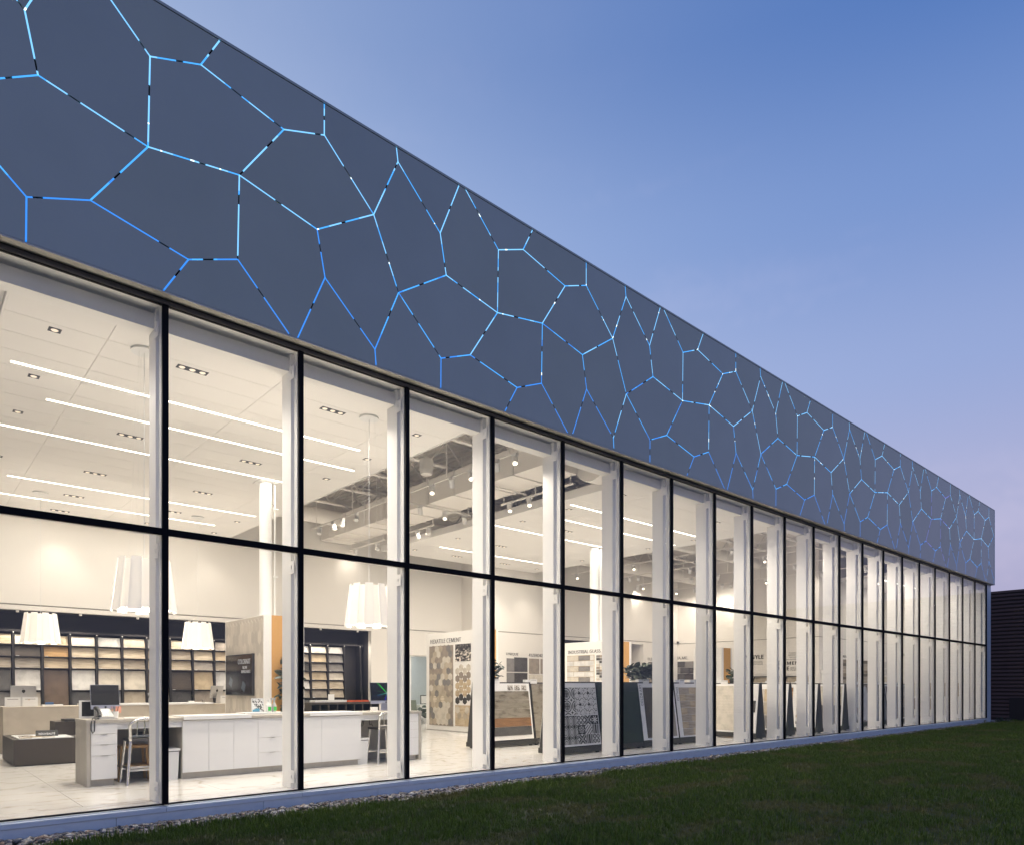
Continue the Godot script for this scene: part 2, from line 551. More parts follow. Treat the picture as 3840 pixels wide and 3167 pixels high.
func ground() -> void:
	struct("lawn", b6(-60, 160, -1.2, LAWN, 0.62, 160), M.lawn_soil, "dark green lawn in front of the glass facade, patchy and dry in places")
	struct("ground", b6(-60, 160, -1.4, LAWN - 0.06, -120, 0.62), M.bed_soil, "bare ground round and under the building")
	# concrete edging between pebbles and lawn
	var edge := thing("lawn_edging", "pale concrete edging strip between the pebbles and the lawn", "edging", Vector3(0, LAWN, 0.6))
	for k in 22:
		var x0 := -4.5 + k * 1.8
		part(edge, "edging_stone", b6(x0, x0 + 1.79, -0.05, 0.012, -0.05, 0.05), M.concrete)
	# pebbles
	var proto := SphereMesh.new()
	proto.radius = 0.5
	proto.height = 1.0
	proto.radial_segments = 10
	proto.rings = 5
	var f := FastNoiseLite.new()
	f.seed = 5
	f.frequency = 0.9
	var base: PackedVector3Array = proto.surface_get_arrays(0)[Mesh.ARRAY_VERTEX]
	var ar := proto.surface_get_arrays(0)
	for i in base.size():
		base[i] *= 1.0 + 0.35 * f.get_noise_3dv(base[i] * 2.0)
	ar[Mesh.ARRAY_VERTEX] = base
	var pebble := ArrayMesh.new()
	pebble.add_surface_from_arrays(Mesh.PRIMITIVE_TRIANGLES, ar)
	var pm := mat("pebble_stone", Color.WHITE, 0.6)
	pm.vertex_color_use_as_albedo = true
	var mm := MultiMesh.new()
	mm.transform_format = MultiMesh.TRANSFORM_3D
	mm.use_colors = true
	mm.mesh = pebble
	var count := 15000
	mm.instance_count = count
	var hues := [Vector3(0.30, 0.28, 0.26), Vector3(0.20, 0.19, 0.19), Vector3(0.36, 0.32, 0.27), Vector3(0.26, 0.17, 0.13), Vector3(0.13, 0.13, 0.14), Vector3(0.52, 0.50, 0.47), Vector3(0.27, 0.25, 0.29)]
	for i in count:
		var x := -4.0 + 39.6 * pow(rng.randf(), 1.35)
		var z := rng.randf_range(0.075, 0.56)
		var s := rng.randf_range(0.030, 0.060) * (1.0 if rng.randf() < 0.9 else 1.35)
		var b := Basis.from_euler(Vector3(rng.randf_range(-0.5, 0.5), rng.randf() * TAU, rng.randf_range(-0.5, 0.5))) * Basis.from_scale(Vector3(s * rng.randf_range(1.0, 1.5), s * rng.randf_range(0.55, 0.8), s))
		mm.set_instance_transform(i, Transform3D(b, Vector3(x, LAWN - 0.045 + rng.randf_range(0.0, 0.045) + 0.03 * exp(-pow((z - 0.3) / 0.2, 2)), z)))
		var h: Vector3 = hues[rng.randi() % hues.size()] * rng.randf_range(0.42, 0.85)
		mm.set_instance_color(i, Color(h.x, h.y, h.z))
	var gravel := MultiMeshInstance3D.new()
	gravel.name = "pebble_bed"
	gravel.multimesh = mm
	gravel.material_override = pm
	add_child(gravel)
	tag(gravel, "strip of rounded river pebbles along the foot of the facade", "pebbles", "", "stuff")
	# grass: tufts of blades, thick near the lens
	var g := Geo.new()
	for k in 9:
		var q := rng.randf() * TAU
		var p := Vector3(rng.randf_range(-0.03, 0.03), 0, rng.randf_range(-0.03, 0.03))
		var out := Vector3(cos(q), 0, sin(q))
		var w := out.cross(Vector3.UP) * 0.0022
		var h := rng.randf_range(0.028, 0.062)
		var lean := rng.randf_range(0.006, 0.035)
		var m1 := p + Vector3.UP * h * 0.6 + out * lean * 0.4
		g.quad(p - w, p + w, m1 + w * 0.8, m1 - w * 0.8)
		g.tri(m1 - w * 0.8, m1 + w * 0.8, p + Vector3.UP * h + out * lean)
	var gm := mat("grass_blade", Color.WHITE, 0.6)
	gm.vertex_color_use_as_albedo = true
	gm.backlight_enabled = true
	gm.backlight = Color(0.3, 0.3, 0.3)
	var patch := FastNoiseLite.new()
	patch.seed = 17
	patch.frequency = 0.55
	patch.fractal_octaves = 4
	var gg := MultiMesh.new()
	gg.transform_format = MultiMesh.TRANSFORM_3D
	gg.use_colors = true
	gg.mesh = g.mesh()
	var n := 120000
	gg.instance_count = n
	for i in n:
		var x := 0.0
		var z := 0.0
		while true:
			x = -1.0 + 38.0 * pow(rng.randf(), 1.5)
			z = 0.64 + 8.2 * pow(rng.randf(), 1.15)
			if z < 9.3 - 0.205 * x + 0.3:
				break
		var dry := clampf(0.5 + patch.get_noise_2d(x * 0.8, z * 1.6) * 1.5, 0.0, 1.0)
		var fringe := 1.35 if z < 0.75 else 1.0
		var s := rng.randf_range(0.75, 1.3) * fringe * (1.0 + 0.012 * x) * (1.1 - 0.35 * dry)
		gg.set_instance_transform(i, Transform3D(Basis.from_euler(Vector3(0, rng.randf() * TAU, 0)) * Basis.from_scale(Vector3(s, s, s)), Vector3(x, LAWN - 0.004, z)))
		var c := Vector3(0.082, 0.135, 0.006).lerp(Vector3(0.145, 0.140, 0.030), smoothstep(0.6, 1.05, dry)) * rng.randf_range(0.65, 1.3)
		if rng.randf() < 0.06:
			c = Vector3(0.13, 0.13, 0.06)
		gg.set_instance_color(i, Color(c.x, c.y, c.z))
	var grass := MultiMeshInstance3D.new()
	grass.name = "grass"
	grass.multimesh = gg
	grass.material_override = gm
	add_child(grass)
	tag(grass, "short mown grass blades of the lawn, greener near the pebbles", "grass", "", "stuff")
	# a weed at the building's corner and blades among the pebbles
	var weed := Geo.new()
	for k in 40:
		var q := rng.randf() * TAU
		var out := Vector3(cos(q), 0, sin(q))
		var p := out * rng.randf_range(0.0, 0.25)
		var w := out.cross(Vector3.UP) * 0.022
		var h := rng.randf_range(0.1, 0.3)
		weed.tri(p - w, p + w, p + Vector3.UP * h + out * 0.14)
		weed.tri(p + out * 0.05 - w, p + out * 0.05 + w, p + Vector3.UP * h * 0.6 + out * 0.24)
	solo("weed", weed, M.leaf, "small leafy weed growing at the far corner of the facade", "weed", Vector3(35.1, LAWN, 0.5))


# ---------------------------------------------------------------- fascia with its web of lit slots

const PERIOD := 5.055
const TOP := 8.896
const BOT := 5.735


func fascia() -> void:
	var V := {
		"e": Vector2(2.10, 8.255), "f": Vector2(2.635, 8.485), "g": Vector2(2.90, 9.0), "h": Vector2(3.625, 8.27), "i": Vector2(4.17, 8.49), "j": Vector2(4.17, 9.0), "k": Vector2(3.075, 7.43), "d": Vector2(2.08, 7.25), "l": Vector2(1.53, 6.405), "m": Vector2(0.98, 6.18), "n": Vector2(0.975, 5.6), "p": Vector2(2.50, 6.185), "q": Vector2(2.16, 5.6), "r": Vector2(3.055, 6.415), "t": Vector2(3.72, 5.715), "s": Vector2(3.80, 5.715), "u": Vector2(4.07, 7.22), "v": Vector2(4.90, 7.79), "w": Vector2(4.18, 6.64), "X": Vector2(4.92, 5.95), "b": Vector2(4.95, 5.6), "x": Vector2(5.30, 6.87), "z": Vector2(5.29, 8.71), "y": Vector2(5.25, 9.0), "A": Vector2(6.02, 8.025), "B": Vector2(6.40, 9.0), "C": Vector2(6.39, 9.0), "D": Vector2(6.13, 7.445),
	}
	V["B"] = Vector2(6.39, 8.95)
	V["C"] = Vector2(6.44, 8.95)
	# + after a letter: the same corner one repeat further on; - : one repeat back
	var faces := ["e f h k d", "d k r p l", "h i v u k", "k u w s t r", "u v x X w", "v z A D x", "x D d+ l+ m+", "A B C e+ d+ D", "C- g f e", "g j i h f", "j y z v i", "y B A z", "n q p l m", "q t r p", "s b X w", "b n+ m+ x X"]
	var edges := ["e f", "f g", "f h", "h i", "i j", "h k", "e d", "d k", "k r", "r p", "p q", "p l", "l d", "l m", "m n", "k u", "u v", "i v", "v z", "z y", "z A", "A B", "A D", "D d+", "D x", "v x", "x X", "x m+", "u w", "w s", "w X", "r t", "C e+", "X b"]
	var fa := thing("facade_fascia", "tall grey metal fascia cut by a web of blue lit slots above the glass wall", "fascia")
	var clip := PackedVector2Array([Vector2(-6, BOT), Vector2(35.33, BOT), Vector2(35.33, TOP), Vector2(-6, TOP)])
	for k in range(-2, 7):
		for fs: String in faces:
			var poly := PackedVector2Array()
			for w in fs.split(" "):
				var off := k + (1 if w.ends_with("+") else (-1 if w.ends_with("-") else 0))
				poly.append(V[w[0]] + Vector2(PERIOD * off, 0))
			if Geometry2D.is_polygon_clockwise(poly):
				poly.reverse()
			for inner in Geometry2D.offset_polygon(poly, -0.0082, Geometry2D.JOIN_MITER):
				for piece in Geometry2D.intersect_polygons(inner, clip):
					if absf(area(piece)) < 0.003:
						continue
					if Geometry2D.is_polygon_clockwise(piece):
						piece.reverse()
					var g := Geo.new()
					g.prism(piece, 0.150, 0.180)
					part(fa, "metal_panel", g, M["fascia_paint_%d" % (rng.randi() % 3)])
	var count := 0
	for k in range(-1, 7):
		for es: String in edges:
			var e := es.split(" ")
			var a: Vector2 = V[e[0][0]] + Vector2(PERIOD * k, 0)
			var b: Vector2 = V[e[1][0]] + Vector2(PERIOD * (k + (1 if e[1].ends_with("+") else 0)), 0)
			var hit := clip_line(a, b, BOT + 0.01, TOP - 0.005)
			if hit.is_empty() or count >= 290:
				continue
			a = hit[0]
			b = hit[1]
			if a.x < -1.0 or b.x > 35.3 or a.x > 35.3:
				continue
			var L := a.distance_to(b)
			if L < 0.06:
				continue
			count += 1
			var dir := (b - a) / L
			var bright := Geo.new()
			var deep := Geo.new()
			var dark := Geo.new()
			var spark := Geo.new()
			var x := 0.0
			var next_gap := rng.randf_range(0.15, 0.6)
			while x < L - 0.01:
				var stop := minf(L, minf(next_gap, x + rng.randf_range(0.06, 0.32)))
				var target := bright if rng.randf() < 0.66 else deep
				if a.y > 7.0 and rng.randf() < 0.13 and stop - x > 0.05:
					stop = x + rng.randf_range(0.015, 0.05)
					target = spark
				var xf := Transform3D(Basis(Vector3(dir.x, dir.y, 0), Vector3(-dir.y, dir.x, 0), Vector3(0, 0, 1)), Vector3(a.x + dir.x * x, a.y + dir.y * x, 0))
				target.box(Vector3(0, -0.0078, 0.12), Vector3(stop - x, 0.0078, 0.1794), xf)
				x = stop
				if x >= next_gap - 1e-4:
					var gap := minf(rng.randf_range(0.07, 0.15), L - x)
					dark.box(Vector3(0, -0.0075, 0.12), Vector3(gap, 0.0075, 0.160), xf.translated(Vector3(dir.x, dir.y, 0) * (x - (xf.origin - Vector3(a.x, a.y, 0)).length())))
					x += gap
					next_gap = x + rng.randf_range(0.30, 0.75)
			var mid := (a + b) / 2.0
			var high := clampf((mid.y - 5.8) / 2.6 + rng.randf_range(-0.2, 0.2), 0.0, 1.0)
			var m1: Material = M.led_pale if high > 0.42 else (M.led_mid if high > 0.16 else M.led_deep)
			var m2: Material = M.led_mid if high > 0.42 else M.led_deep
			if mid.x > 26.5 and mid.x < 29.5 and rng.randf() < 0.6:
				m1 = M.led_violet
			var mesh := ArrayMesh.new()
			bright.add(mesh)
			var nb := mesh.get_surface_count()
			deep.add(mesh)
			var nd := mesh.get_surface_count()
			dark.add(mesh)
			var nk := mesh.get_surface_count()
			spark.add(mesh)
			var o := put(fa, "light_strip", mesh, null)
			for s in mesh.get_surface_count():
				o.set_surface_override_material(s, m1 if s < nb else (m2 if s < nd else (M.black_cap if s < nk else M.led_spark)))
	part(fa, "backing", b6(-6, 35.32, BOT + 0.02, 8.9, 0.085, 0.11), M.black_cap)
	part(fa, "coping", b6(-6, 35.35, TOP + 0.007, 8.935, -0.45, 0.186), M.fascia_paint)
	part(fa, "bottom_lip", b6(-6, 35.35, 5.712, 5.729, 0.03, 0.183), M.lip)
	part(fa, "end_trim", b6(35.332, 35.36, 5.70, 8.93, -0.42, 0.190), M.trim_white)
	part(fa, "parapet", b6(-6, 35.30, 7.35, 8.868, -0.42, 0.08), M.wall_paint)


func area(p: PackedVector2Array) -> float:
	var s := 0.0
	for i in p.size():
		s += p[i].cross(p[(i + 1) % p.size()])
	return s / 2.0


func clip_line(a: Vector2, b: Vector2, lo: float, hi: float) -> Array:
	if (a.y < lo and b.y < lo) or (a.y > hi and b.y > hi):
		return []
	var out := [a, b]
	for k in 2:
		var p: Vector2 = out[k]
		var q: Vector2 = out[1 - k]
		if p.y < lo:
			out[k] = p.lerp(q, (lo - p.y) / (q.y - p.y))
		elif p.y > hi:
			out[k] = p.lerp(q, (hi - p.y) / (q.y - p.y))
	return out


# ---------------------------------------------------------------- the glass wall

func curtain_wall() -> void:
	var cw := thing("curtain_wall", "long two-storey glass wall in black and white framing under the grey fascia", "glass wall")
	var xs := []
	for k in range(-4, 21):
		xs.append(BAY0 + BAY * k)
	var x_end: float = xs[xs.size() - 1]
	var post := b6(-0.05, 0.05, 0.0, 5.68, -0.43, -0.16).mesh()
	var inner := b6(-0.03, 0.03, 0.0, 5.68, -0.10, -0.012).mesh()
	var cap := b6(-0.032, 0.032, -0.012, 5.65, 0.010, 0.045).mesh()
	var plate := Geo.new()
	plate.box(Vector3(-0.058, 0, -0.20), Vector3(-0.0502, 0.165, -0.05))
	plate.box(Vector3(-0.066, 0.06, -0.135), Vector3(-0.0585, 0.105, -0.115))
	var plate_mesh := plate.mesh()
	for x: float in xs:
		put(cw, "mullion_cap", cap, M.black_cap).position.x = x
		put(cw, "mullion", inner, M.alu).position.x = x
		var p := put(cw, "steel_post", post, M.white_steel)
		p.position.x = x
		for y in [0.075, 2.80, 5.33]:
			put(p, "bracket", plate_mesh, M.white_steel).position.y = y
	for k in xs.size() - 1:
		var a: float = xs[k]
		var b: float = xs[k + 1]
		part(cw, "transom_cap", b6(a + 0.0325, b - 0.0325, 3.045, 3.12, 0.010, 0.049), M.black_cap)
		part(cw, "transom", b6(a + 0.0305, b - 0.0305, 3.055, 3.11, -0.095, -0.013), M.alu)
		part(cw, "glass_pane", b6(a + 0.002, b - 0.002, 0.004, 3.08, -0.010, 0.008), M.glass)
		part(cw, "glass_pane", b6(a + 0.002, b - 0.002, 3.084, 5.646, -0.010, 0.008), M.glass)
		part(cw, "header_beam", b6(a + 0.051, b - 0.051, 5.46, 5.64, -0.42, -0.22), M.white_paint)
		part(cw, "gasket", b6(a + 0.033, b - 0.033, -0.014, 0.006, 0.0075, 0.022), M.gasket)
		# white metal sill in lengths, with open seams
		var s := Geo.new()
		s.prism(PackedVector2Array([Vector2(-0.02, -0.016), Vector2(-0.02, -0.085), Vector2(0.075, -0.085), Vector2(0.075, -0.034)]), 0.0, BAY - 0.006, Transform3D(Basis(Vector3(0, 0, 1), Vector3(0, 1, 0), Vector3(-1, 0, 0)), Vector3(b - 0.003, 0, 0)))
		part(cw, "sill", s, M.trim_white)
		part(cw, "base_trim", b6(a - 0.5 + 0.003, b - 0.5 - 0.003, -0.215, -0.090, -0.02, 0.060), M.trim_white)
	part(cw, "head_frame", b6(-6, 34.78, 5.652, 5.708, -0.02, 0.055), M.head_grey)
	part(cw, "head_gasket", b6(-6, 34.78, 5.640, 5.651, 0.0095, 0.030), M.gasket)
	part(cw, "corner_post", b6(x_end + 0.035, 35.33, -0.215, 5.71, -0.30, 0.05), M.trim_white)
	part(cw, "footing", b6(-6, 35.3, -0.6, -0.216, -0.3, 0.03), M.bed_soil)


# ---------------------------------------------------------------- shell of the hall

const BACK := -11.6
const BACK2 := -10.12
const SIDE := 26.9
const FRONT2 := -3.6
const ROOF := 7.35


func grooved_wall(name_: String, label: String, pieces: Array, reveal: Array) -> void:
	# pieces: boxes of the wall; reveal: the dark back of the horizontal groove
	var g := Geo.new()
	for p in pieces:
		g.box(Vector3(p[0], p[2], p[4]), Vector3(p[1], p[3], p[5]))
	var w := struct(name_, g, M.wall_paint, label)
	for r in reveal:
		part(w, "groove", b6(r[0], r[1], r[2], r[3], r[4], r[5]), M.joint)


func interior_shell() -> void:
	var fl := struct("interior_floor", b6(-5.2, 35.0, -0.3, -0.010, -14.2, -0.012), M.joint, "polished white marble tile floor of the showroom")
	var tile_w := 1.6
	var x := 1.56 - 4 * tile_w
	while x < 34.9:
		var z := -0.36
		while z > -12.6:
			var z2 := maxf(z - 3.2, -13.9)
			part(fl, "floor_tile", b6(maxf(x + 0.002, -5.1), minf(x + tile_w - 0.002, 34.9), -0.0095, 0.0, z2 + 0.002, z - 0.002), M.marble)
			z -= 3.2
		x += tile_w
	part(fl, "floor_border", b6(-5.1, 34.9, -0.0095, -0.001, -0.358, -0.013), M.marble)
	# back wall of the left part: niche of the tile rack, then an opening to a glazed office
	grooved_wall("back_wall", "tall cream back wall with a horizontal groove over the dark tile niche", [
		[-5, 15.5, 3.305, ROOF, BACK - 0.2, BACK], [-5, 15.5, 3.17, 3.275, BACK - 0.2, BACK], [11.75, 12.72, 0, 3.17, BACK - 0.2, BACK], [12.72, 15.5, 2.42, 3.17, BACK - 0.2, BACK], [-5, -3, 0, 3.17, BACK - 0.2, BACK], [15.3, 15.5, 0, 2.42, BACK - 0.2, BACK],
	], [[-5, 15.5, 3.275, 3.305, BACK - 0.19, BACK - 0.03]])
	var ni := struct("niche", b6(-3.1, 11.85, -0.02, 3.3, -12.62, -12.5), M.navy, "dark blue-black niche behind the tall tile rack")
	part(ni, "niche_side", b6(11.75, 11.85, 0, 3.169, -12.499, BACK - 0.201), M.navy)
	part(ni, "niche_side", b6(-3.1, -3.0, 0, 3.169, -12.499, BACK - 0.201), M.navy)
	part(ni, "niche_top", b6(-3.1, 11.85, 3.17, 3.29, -12.499, BACK - 0.201), M.navy)
	var of := struct("office_wall", b6(12.0, 16.2, 0, 2.9, -14.1, -14.0), M.office_wall, "cool white wall of the small office behind the glass partition")
	part(of, "office_side", b6(16.1, 16.2, 0, 2.9, -13.99, BACK - 0.21), M.office_wall)
	part(of, "office_side", b6(12.0, 12.1, 0, 2.9, -13.99, BACK - 0.21), M.office_wall)
	part(of, "office_ceiling", b6(12.0, 16.2, 2.9, 2.95, -14.1, BACK - 0.21), M.ceiling_white)
	grooved_wall("rear_wall", "cream wall of the middle part, with lettering and tile panels", [
		[15.5, SIDE, 3.305, ROOF, BACK2 - 0.2, BACK2], [15.5, SIDE, 3.17, 3.275, BACK2 - 0.2, BACK2], [15.5, 18.9, 0, 3.17, BACK2 - 0.2, BACK2], [22.5, 23.52, 0, 3.17, BACK2 - 0.2, BACK2], [24.35, SIDE, 0, 3.17, BACK2 - 0.2, BACK2], [15.5, 15.7, 0, ROOF, BACK, BACK2 - 0.201],
		[23.4, 24.45, 0, 3.3, BACK2 - 0.75, BACK2 - 0.65], [23.32, 23.52, 0, 3.3, BACK2 - 0.65, BACK2 - 0.201], [24.35, 24.55, 0, 3.3, BACK2 - 0.65, BACK2 - 0.201],
	], [[15.5, SIDE, 3.275, 3.305, BACK2 - 0.19, BACK2 - 0.03]])
	struct("niche", b6(18.8, 22.6, 0, 3.3, BACK2 - 0.9, BACK2 - 0.8), M.navy, "second dark niche behind the industrial glass partition")
	grooved_wall("side_wall", "cream cross wall with black vinyl lettering, facing left", [
		[SIDE, SIDE + 0.2, 3.305, ROOF, BACK2 - 0.2, FRONT2], [SIDE, SIDE + 0.2, 0, 3.275, BACK2 - 0.2, FRONT2],
	], [[SIDE + 0.03, SIDE + 0.19, 3.275, 3.305, BACK2 - 0.19, FRONT2 - 0.01]])
	grooved_wall("front_room_wall", "cream wall of the shallow far part, parallel to the glass", [
		[SIDE + 0.2, 35.0, 3.305, ROOF, FRONT2 - 0.2, FRONT2], [SIDE + 0.2, 35.0, 0, 3.275, FRONT2 - 0.2, FRONT2],
	], [[SIDE + 0.2, 35.0, 3.275, 3.305, FRONT2 - 0.19, FRONT2 - 0.03]])
	struct("end_wall", b6(34.95, 35.25, -0.2, ROOF, FRONT2 - 0.2, -0.31), M.wall_paint, "white end wall at the far right of the hall")
	struct("left_wall", b6(-5.3, -5.0, -0.2, ROOF, -14.2, -0.1), M.wall_paint, "white end wall at the left of the hall")
	struct("roof", b6(-6, 35.3, ROOF + 0.08, ROOF + 0.3, -14.3, -0.05), M.concrete, "flat roof of the showroom")
	struct("upper_lining", b6(-5, 34.95, 5.70, ROOF, -0.52, -0.44), M.wall_paint, "white lining above the glass, behind the fascia")
	struct("window_soffit", b6(-5, 34.95, 5.685, 5.70, -0.52, -0.02), M.white_paint, "white soffit strip along the head of the glass")
	# the trapezoidal roof sheets
	var g := Geo.new()
	var px := 6.4
	while px < 34.9:
		var q := [Vector2(px, ROOF - 0.06), Vector2(px + 0.07, ROOF - 0.06), Vector2(px + 0.10, ROOF), Vector2(px + 0.17, ROOF), Vector2(px + 0.20, ROOF - 0.06)]
		for k in 4:
			g.quad(Vector3(q[k].x, q[k].y, -12.0), Vector3(q[k + 1].x, q[k + 1].y, -12.0), Vector3(q[k + 1].x, q[k + 1].y, -0.5), Vector3(q[k].x, q[k].y, -0.5))
		px += 0.2
	struct("roof_deck", g, M.deck, "ribbed metal underside of the roof over the open parts of the hall")


func roof_steel() -> void:
	# open-web joists across the hall
	var rows := [-1.75, -3.4, -5.05, -6.7, -8.35, -9.95]
	for i in rows.size():
		var z: float = rows[i]
		var j := thing("roof_joist", "white open-web roof joist, %s from the glass, over the open ceiling" % ordinal(i), "joist", Vector3(6.4, 6.62, z), 0.0, "roof joists")
		var L := 28.4 if z > FRONT2 else SIDE - 6.45
		part(j, "top_chord", b6(0, L, 0.62, 0.665, -0.06, 0.06), M.joist)
		part(j, "bottom_chord", b6(0, L, 0.0, 0.04, -0.06, 0.06), M.joist)
		var web := Geo.new()
		var x := 0.3
		while x < L - 1.2:
			web.bar(Vector3(x, 0.63, 0), Vector3(x + 0.55, 0.03, 0), 0.03, 0.03)
			web.bar(Vector3(x + 0.55, 0.03, 0), Vector3(x + 1.1, 0.63, 0), 0.03, 0.03)
			x += 1.1
		part(j, "web", web, M.joist)
	# big rectangular duct running back from the glass
	var d := thing("air_duct", "large rectangular white air duct under the open ceiling between the two lowered ceilings", "duct", Vector3(9.9, 5.87, -11.5))
	part(d, "duct_body", b6(0, 1.0, 0, 0.58, 0, 9.9), M.duct)
	for k in 9:
		var fz := 0.55 + k * 1.05
		var fr := Geo.new()
		fr.box(Vector3(-0.022, -0.022, fz), Vector3(-0.001, 0.602, fz + 0.035))
		fr.box(Vector3(1.001, -0.022, fz), Vector3(1.022, 0.602, fz + 0.035))
		fr.box(Vector3(-0.001, -0.022, fz), Vector3(1.001, -0.001, fz + 0.035))
		part(d, "flange", fr, M.duct)
	for k in 4:
		var hz := 1.0 + k * 2.4
		part(d, "hanger_rod", b6(-0.05, -0.035, -0.05, 1.4, hz, hz + 0.015), M.duct)
		part(d, "hanger_rod", b6(1.035, 1.05, -0.05, 1.4, hz, hz + 0.015), M.duct)
		part(d, "trapeze", b6(-0.09, 1.09, -0.075, -0.05, hz - 0.01, hz + 0.03), M.duct)
	for r in [
		["round white duct near the glass, just left of the second lowered ceiling", 10.95, 13.5, 6.12, -1.25, 0.46],
		["slim round duct across the back of the open ceiling", 7.2, 11.2, 6.35, -10.4, 0.22],
		["long round duct at the back of the far open ceiling", 17.9, 26.8, 6.15, -9.0, 0.28],
		["long round duct nearer the glass in the far open ceiling", 17.9, 26.8, 6.45, -6.1, 0.2],
	]:
		var o := thing("round_duct", r[0], "duct", Vector3(r[1], r[3], r[4]))
		var g := Geo.new()
		g.tube(PackedVector3Array([Vector3.ZERO, Vector3(r[2] - r[1], 0, 0)]), r[5], 28)
		part(o, "duct_body", g, M.duct)
		var x := 0.5
		while x < r[2] - r[1]:
			var s := Geo.new()
			s.tube(PackedVector3Array([Vector3(x, 0, 0), Vector3(x + 0.03, 0, 0)]), r[5] + 0.012, 28)
			part(o, "seam_ring", s, M.duct)
			x += 1.3
	for r in [["thin sprinkler pipe over the first spotlight track", 8.2, 6.5], ["thin sprinkler pipe right of the large duct", 11.05, 6.52], ["thin sprinkler pipe in the far open ceiling", 20.4, 6.5], ["thin sprinkler pipe deep in the far open ceiling", 24.6, 6.5]]:
		var g := Geo.new()
		g.tube(PackedVector3Array([Vector3(0, 0, -9.6), Vector3(0, 0, 0)]), 0.03, 8)
		solo("sprinkler_pipe", g, M.joist, r[0], "pipe", Vector3(r[1], r[2], -0.7))
	var sp := Geo.new()
	sp.lathe(PackedVector2Array([Vector2(0, -0.3), Vector2(0.12, -0.28), Vector2(0.145, -0.2), Vector2(0.15, 0.0), Vector2(0.13, 0.05), Vector2(0.0, 0.06)]), 20)
	sp.bar(Vector3(0, 0.05, 0), Vector3(0, 1.1, 0), 0.02, 0.02)
	solo("ceiling_speaker", sp, M.duct, "drum shaped white loudspeaker hanging from the open ceiling", "speaker", Vector3(8.5, 6.15, -3.75))
	# spotlight tracks and heads
	var tracks := [
		["left spotlight track along the large duct", 8.57, -9.4, 8.57, -0.8], ["spotlight track right of the duct, near part", 10.8, -3.95, 10.8, -1.6], ["spotlight track right of the duct, middle part", 10.8, -8.3, 10.8, -6.7], ["spotlight track right of the duct, rear part", 10.8, -11.3, 10.8, -9.2],
		["short cross track under the duct", 8.9, -5.25, 10.9, -5.25], ["first spotlight track beyond the second lowered ceiling", 19.45, -9.8, 19.45, -1.3], ["second spotlight track beyond the second lowered ceiling", 21.5, -9.8, 21.5, -1.3], ["third spotlight track beyond the second lowered ceiling", 23.6, -9.9, 23.6, -1.3], ["spotlight track along the lettered cross wall", 25.95, -9.8, 25.95, -1.3], ["spotlight track in the shallow far part of the hall", 29.5, -3.4, 29.5, -1.0],
	]
	for t in tracks:
		var o := thing("spotlight_track", "white " + t[0], "track", Vector3(t[1], 5.66, t[2]))
		var b := Vector3(t[3] - t[1], 0, t[4] - t[2])
		var g := Geo.new()
		g.bar(Vector3.ZERO, b, 0.035, 0.035)
		part(o, "rail", g, M.duct)
		var n := int(b.length() / 2.2) + 1
		for k in n + 1:
			var p := b * (0.04 + 0.92 * k / n)
			part(o, "hanger", bx(p + Vector3(-0.009, 0.018, -0.009), p + Vector3(0.009, 1.0, 0.009)), M.duct)
	var lit := [[8.57, -3.64], [8.57, -2.30], [8.57, -1.0], [8.57, -8.89], [8.57, -7.6], [8.57, -6.88], [10.1, -5.27], [10.8, -3.65], [10.8, -2.98], [10.8, -6.97], [10.85, -11.0], [10.85, -9.7],
		[19.45, -6.8], [21.5, -8.19], [23.6, -9.57], [23.6, -8.19], [25.95, -9.54], [19.45, -2.96], [23.6, -5.28], [25.95, -6.87], [21.5, -2.99], [23.6, -2.97], [25.95, -5.3], [25.95, -3.05], [19.45, -9.5], [29.5, -1.6], [19.45, -1.5], [21.5, -1.5], [23.6, -1.62], [25.95, -1.5], [29.5, -2.4]]  # most of the last heads are unseen, added to brighten posts and far part
	var dim := [[8.57, -2.94], [8.57, -1.52], [8.57, -8.06], [9.35, -5.23], [10.72, -5.28], [10.8, -7.48], [23.6, -9.85], [21.5, -8.6], [23.6, -7.19], [25.95, -8.6], [21.5, -5.86], [19.45, -5.88], [23.6, -6.01], [25.95, -7.25], [29.5, -2.7]]
	for k in lit.size() + dim.size():
		var on := k < lit.size()
		var q = lit[k] if on else dim[k - lit.size()]
		var o := thing("track_spotlight", spot_label(q, on, lit, dim), "spotlight", Vector3(q[0], 5.643, q[1]), 0.0, "track spotlights")
		part(o, "adapter", b6(-0.035, 0.035, -0.05, 0.0, -0.07, 0.07), M.white_steel)
		var dir := (Vector3(-0.30, -0.82, 0.42) if on else Vector3(0.45, -0.75, -0.4)).normalized()
		if q[0] > 18 and on:
			dir = Vector3(-0.42, -0.75, 0.45).normalized() if k % 2 == 0 else Vector3(0.55, -0.55, -0.45).normalized()
		var c := Vector3(0, -0.12, 0)
		var h := Geo.new()
		h.tube(PackedVector3Array([c - dir * 0.09, c + dir * 0.09]), 0.058, 14)
		if on and q[0] < 12.0 and q[1] < -6.0:
			dir = Vector3(0.12, -0.5, -0.85).normalized()
		var flood: bool = on and q[0] > 18.0 and q[1] > -1.8  # heads by the glass, mostly added, with wide beams to brighten the posts
		if flood:
			dir = Vector3(0.5, -0.84, 0.2).normalized()
			h = Geo.new()
			h.tube(PackedVector3Array([c - dir * 0.09, c + dir * 0.09]), 0.058, 14)
		part(o, "lamp_head", h, M.white_steel)
		part(o, "arm", b6(-0.012, 0.012, -0.12, -0.05, -0.07, -0.058), M.white_steel)
		var e := Geo.new()
		e.tube(PackedVector3Array([c + dir * 0.091, c + dir * 0.096]), 0.038, 14)
		part(o, "lens_light", e, M.spot_lamp if on else M.bulb_lamp)
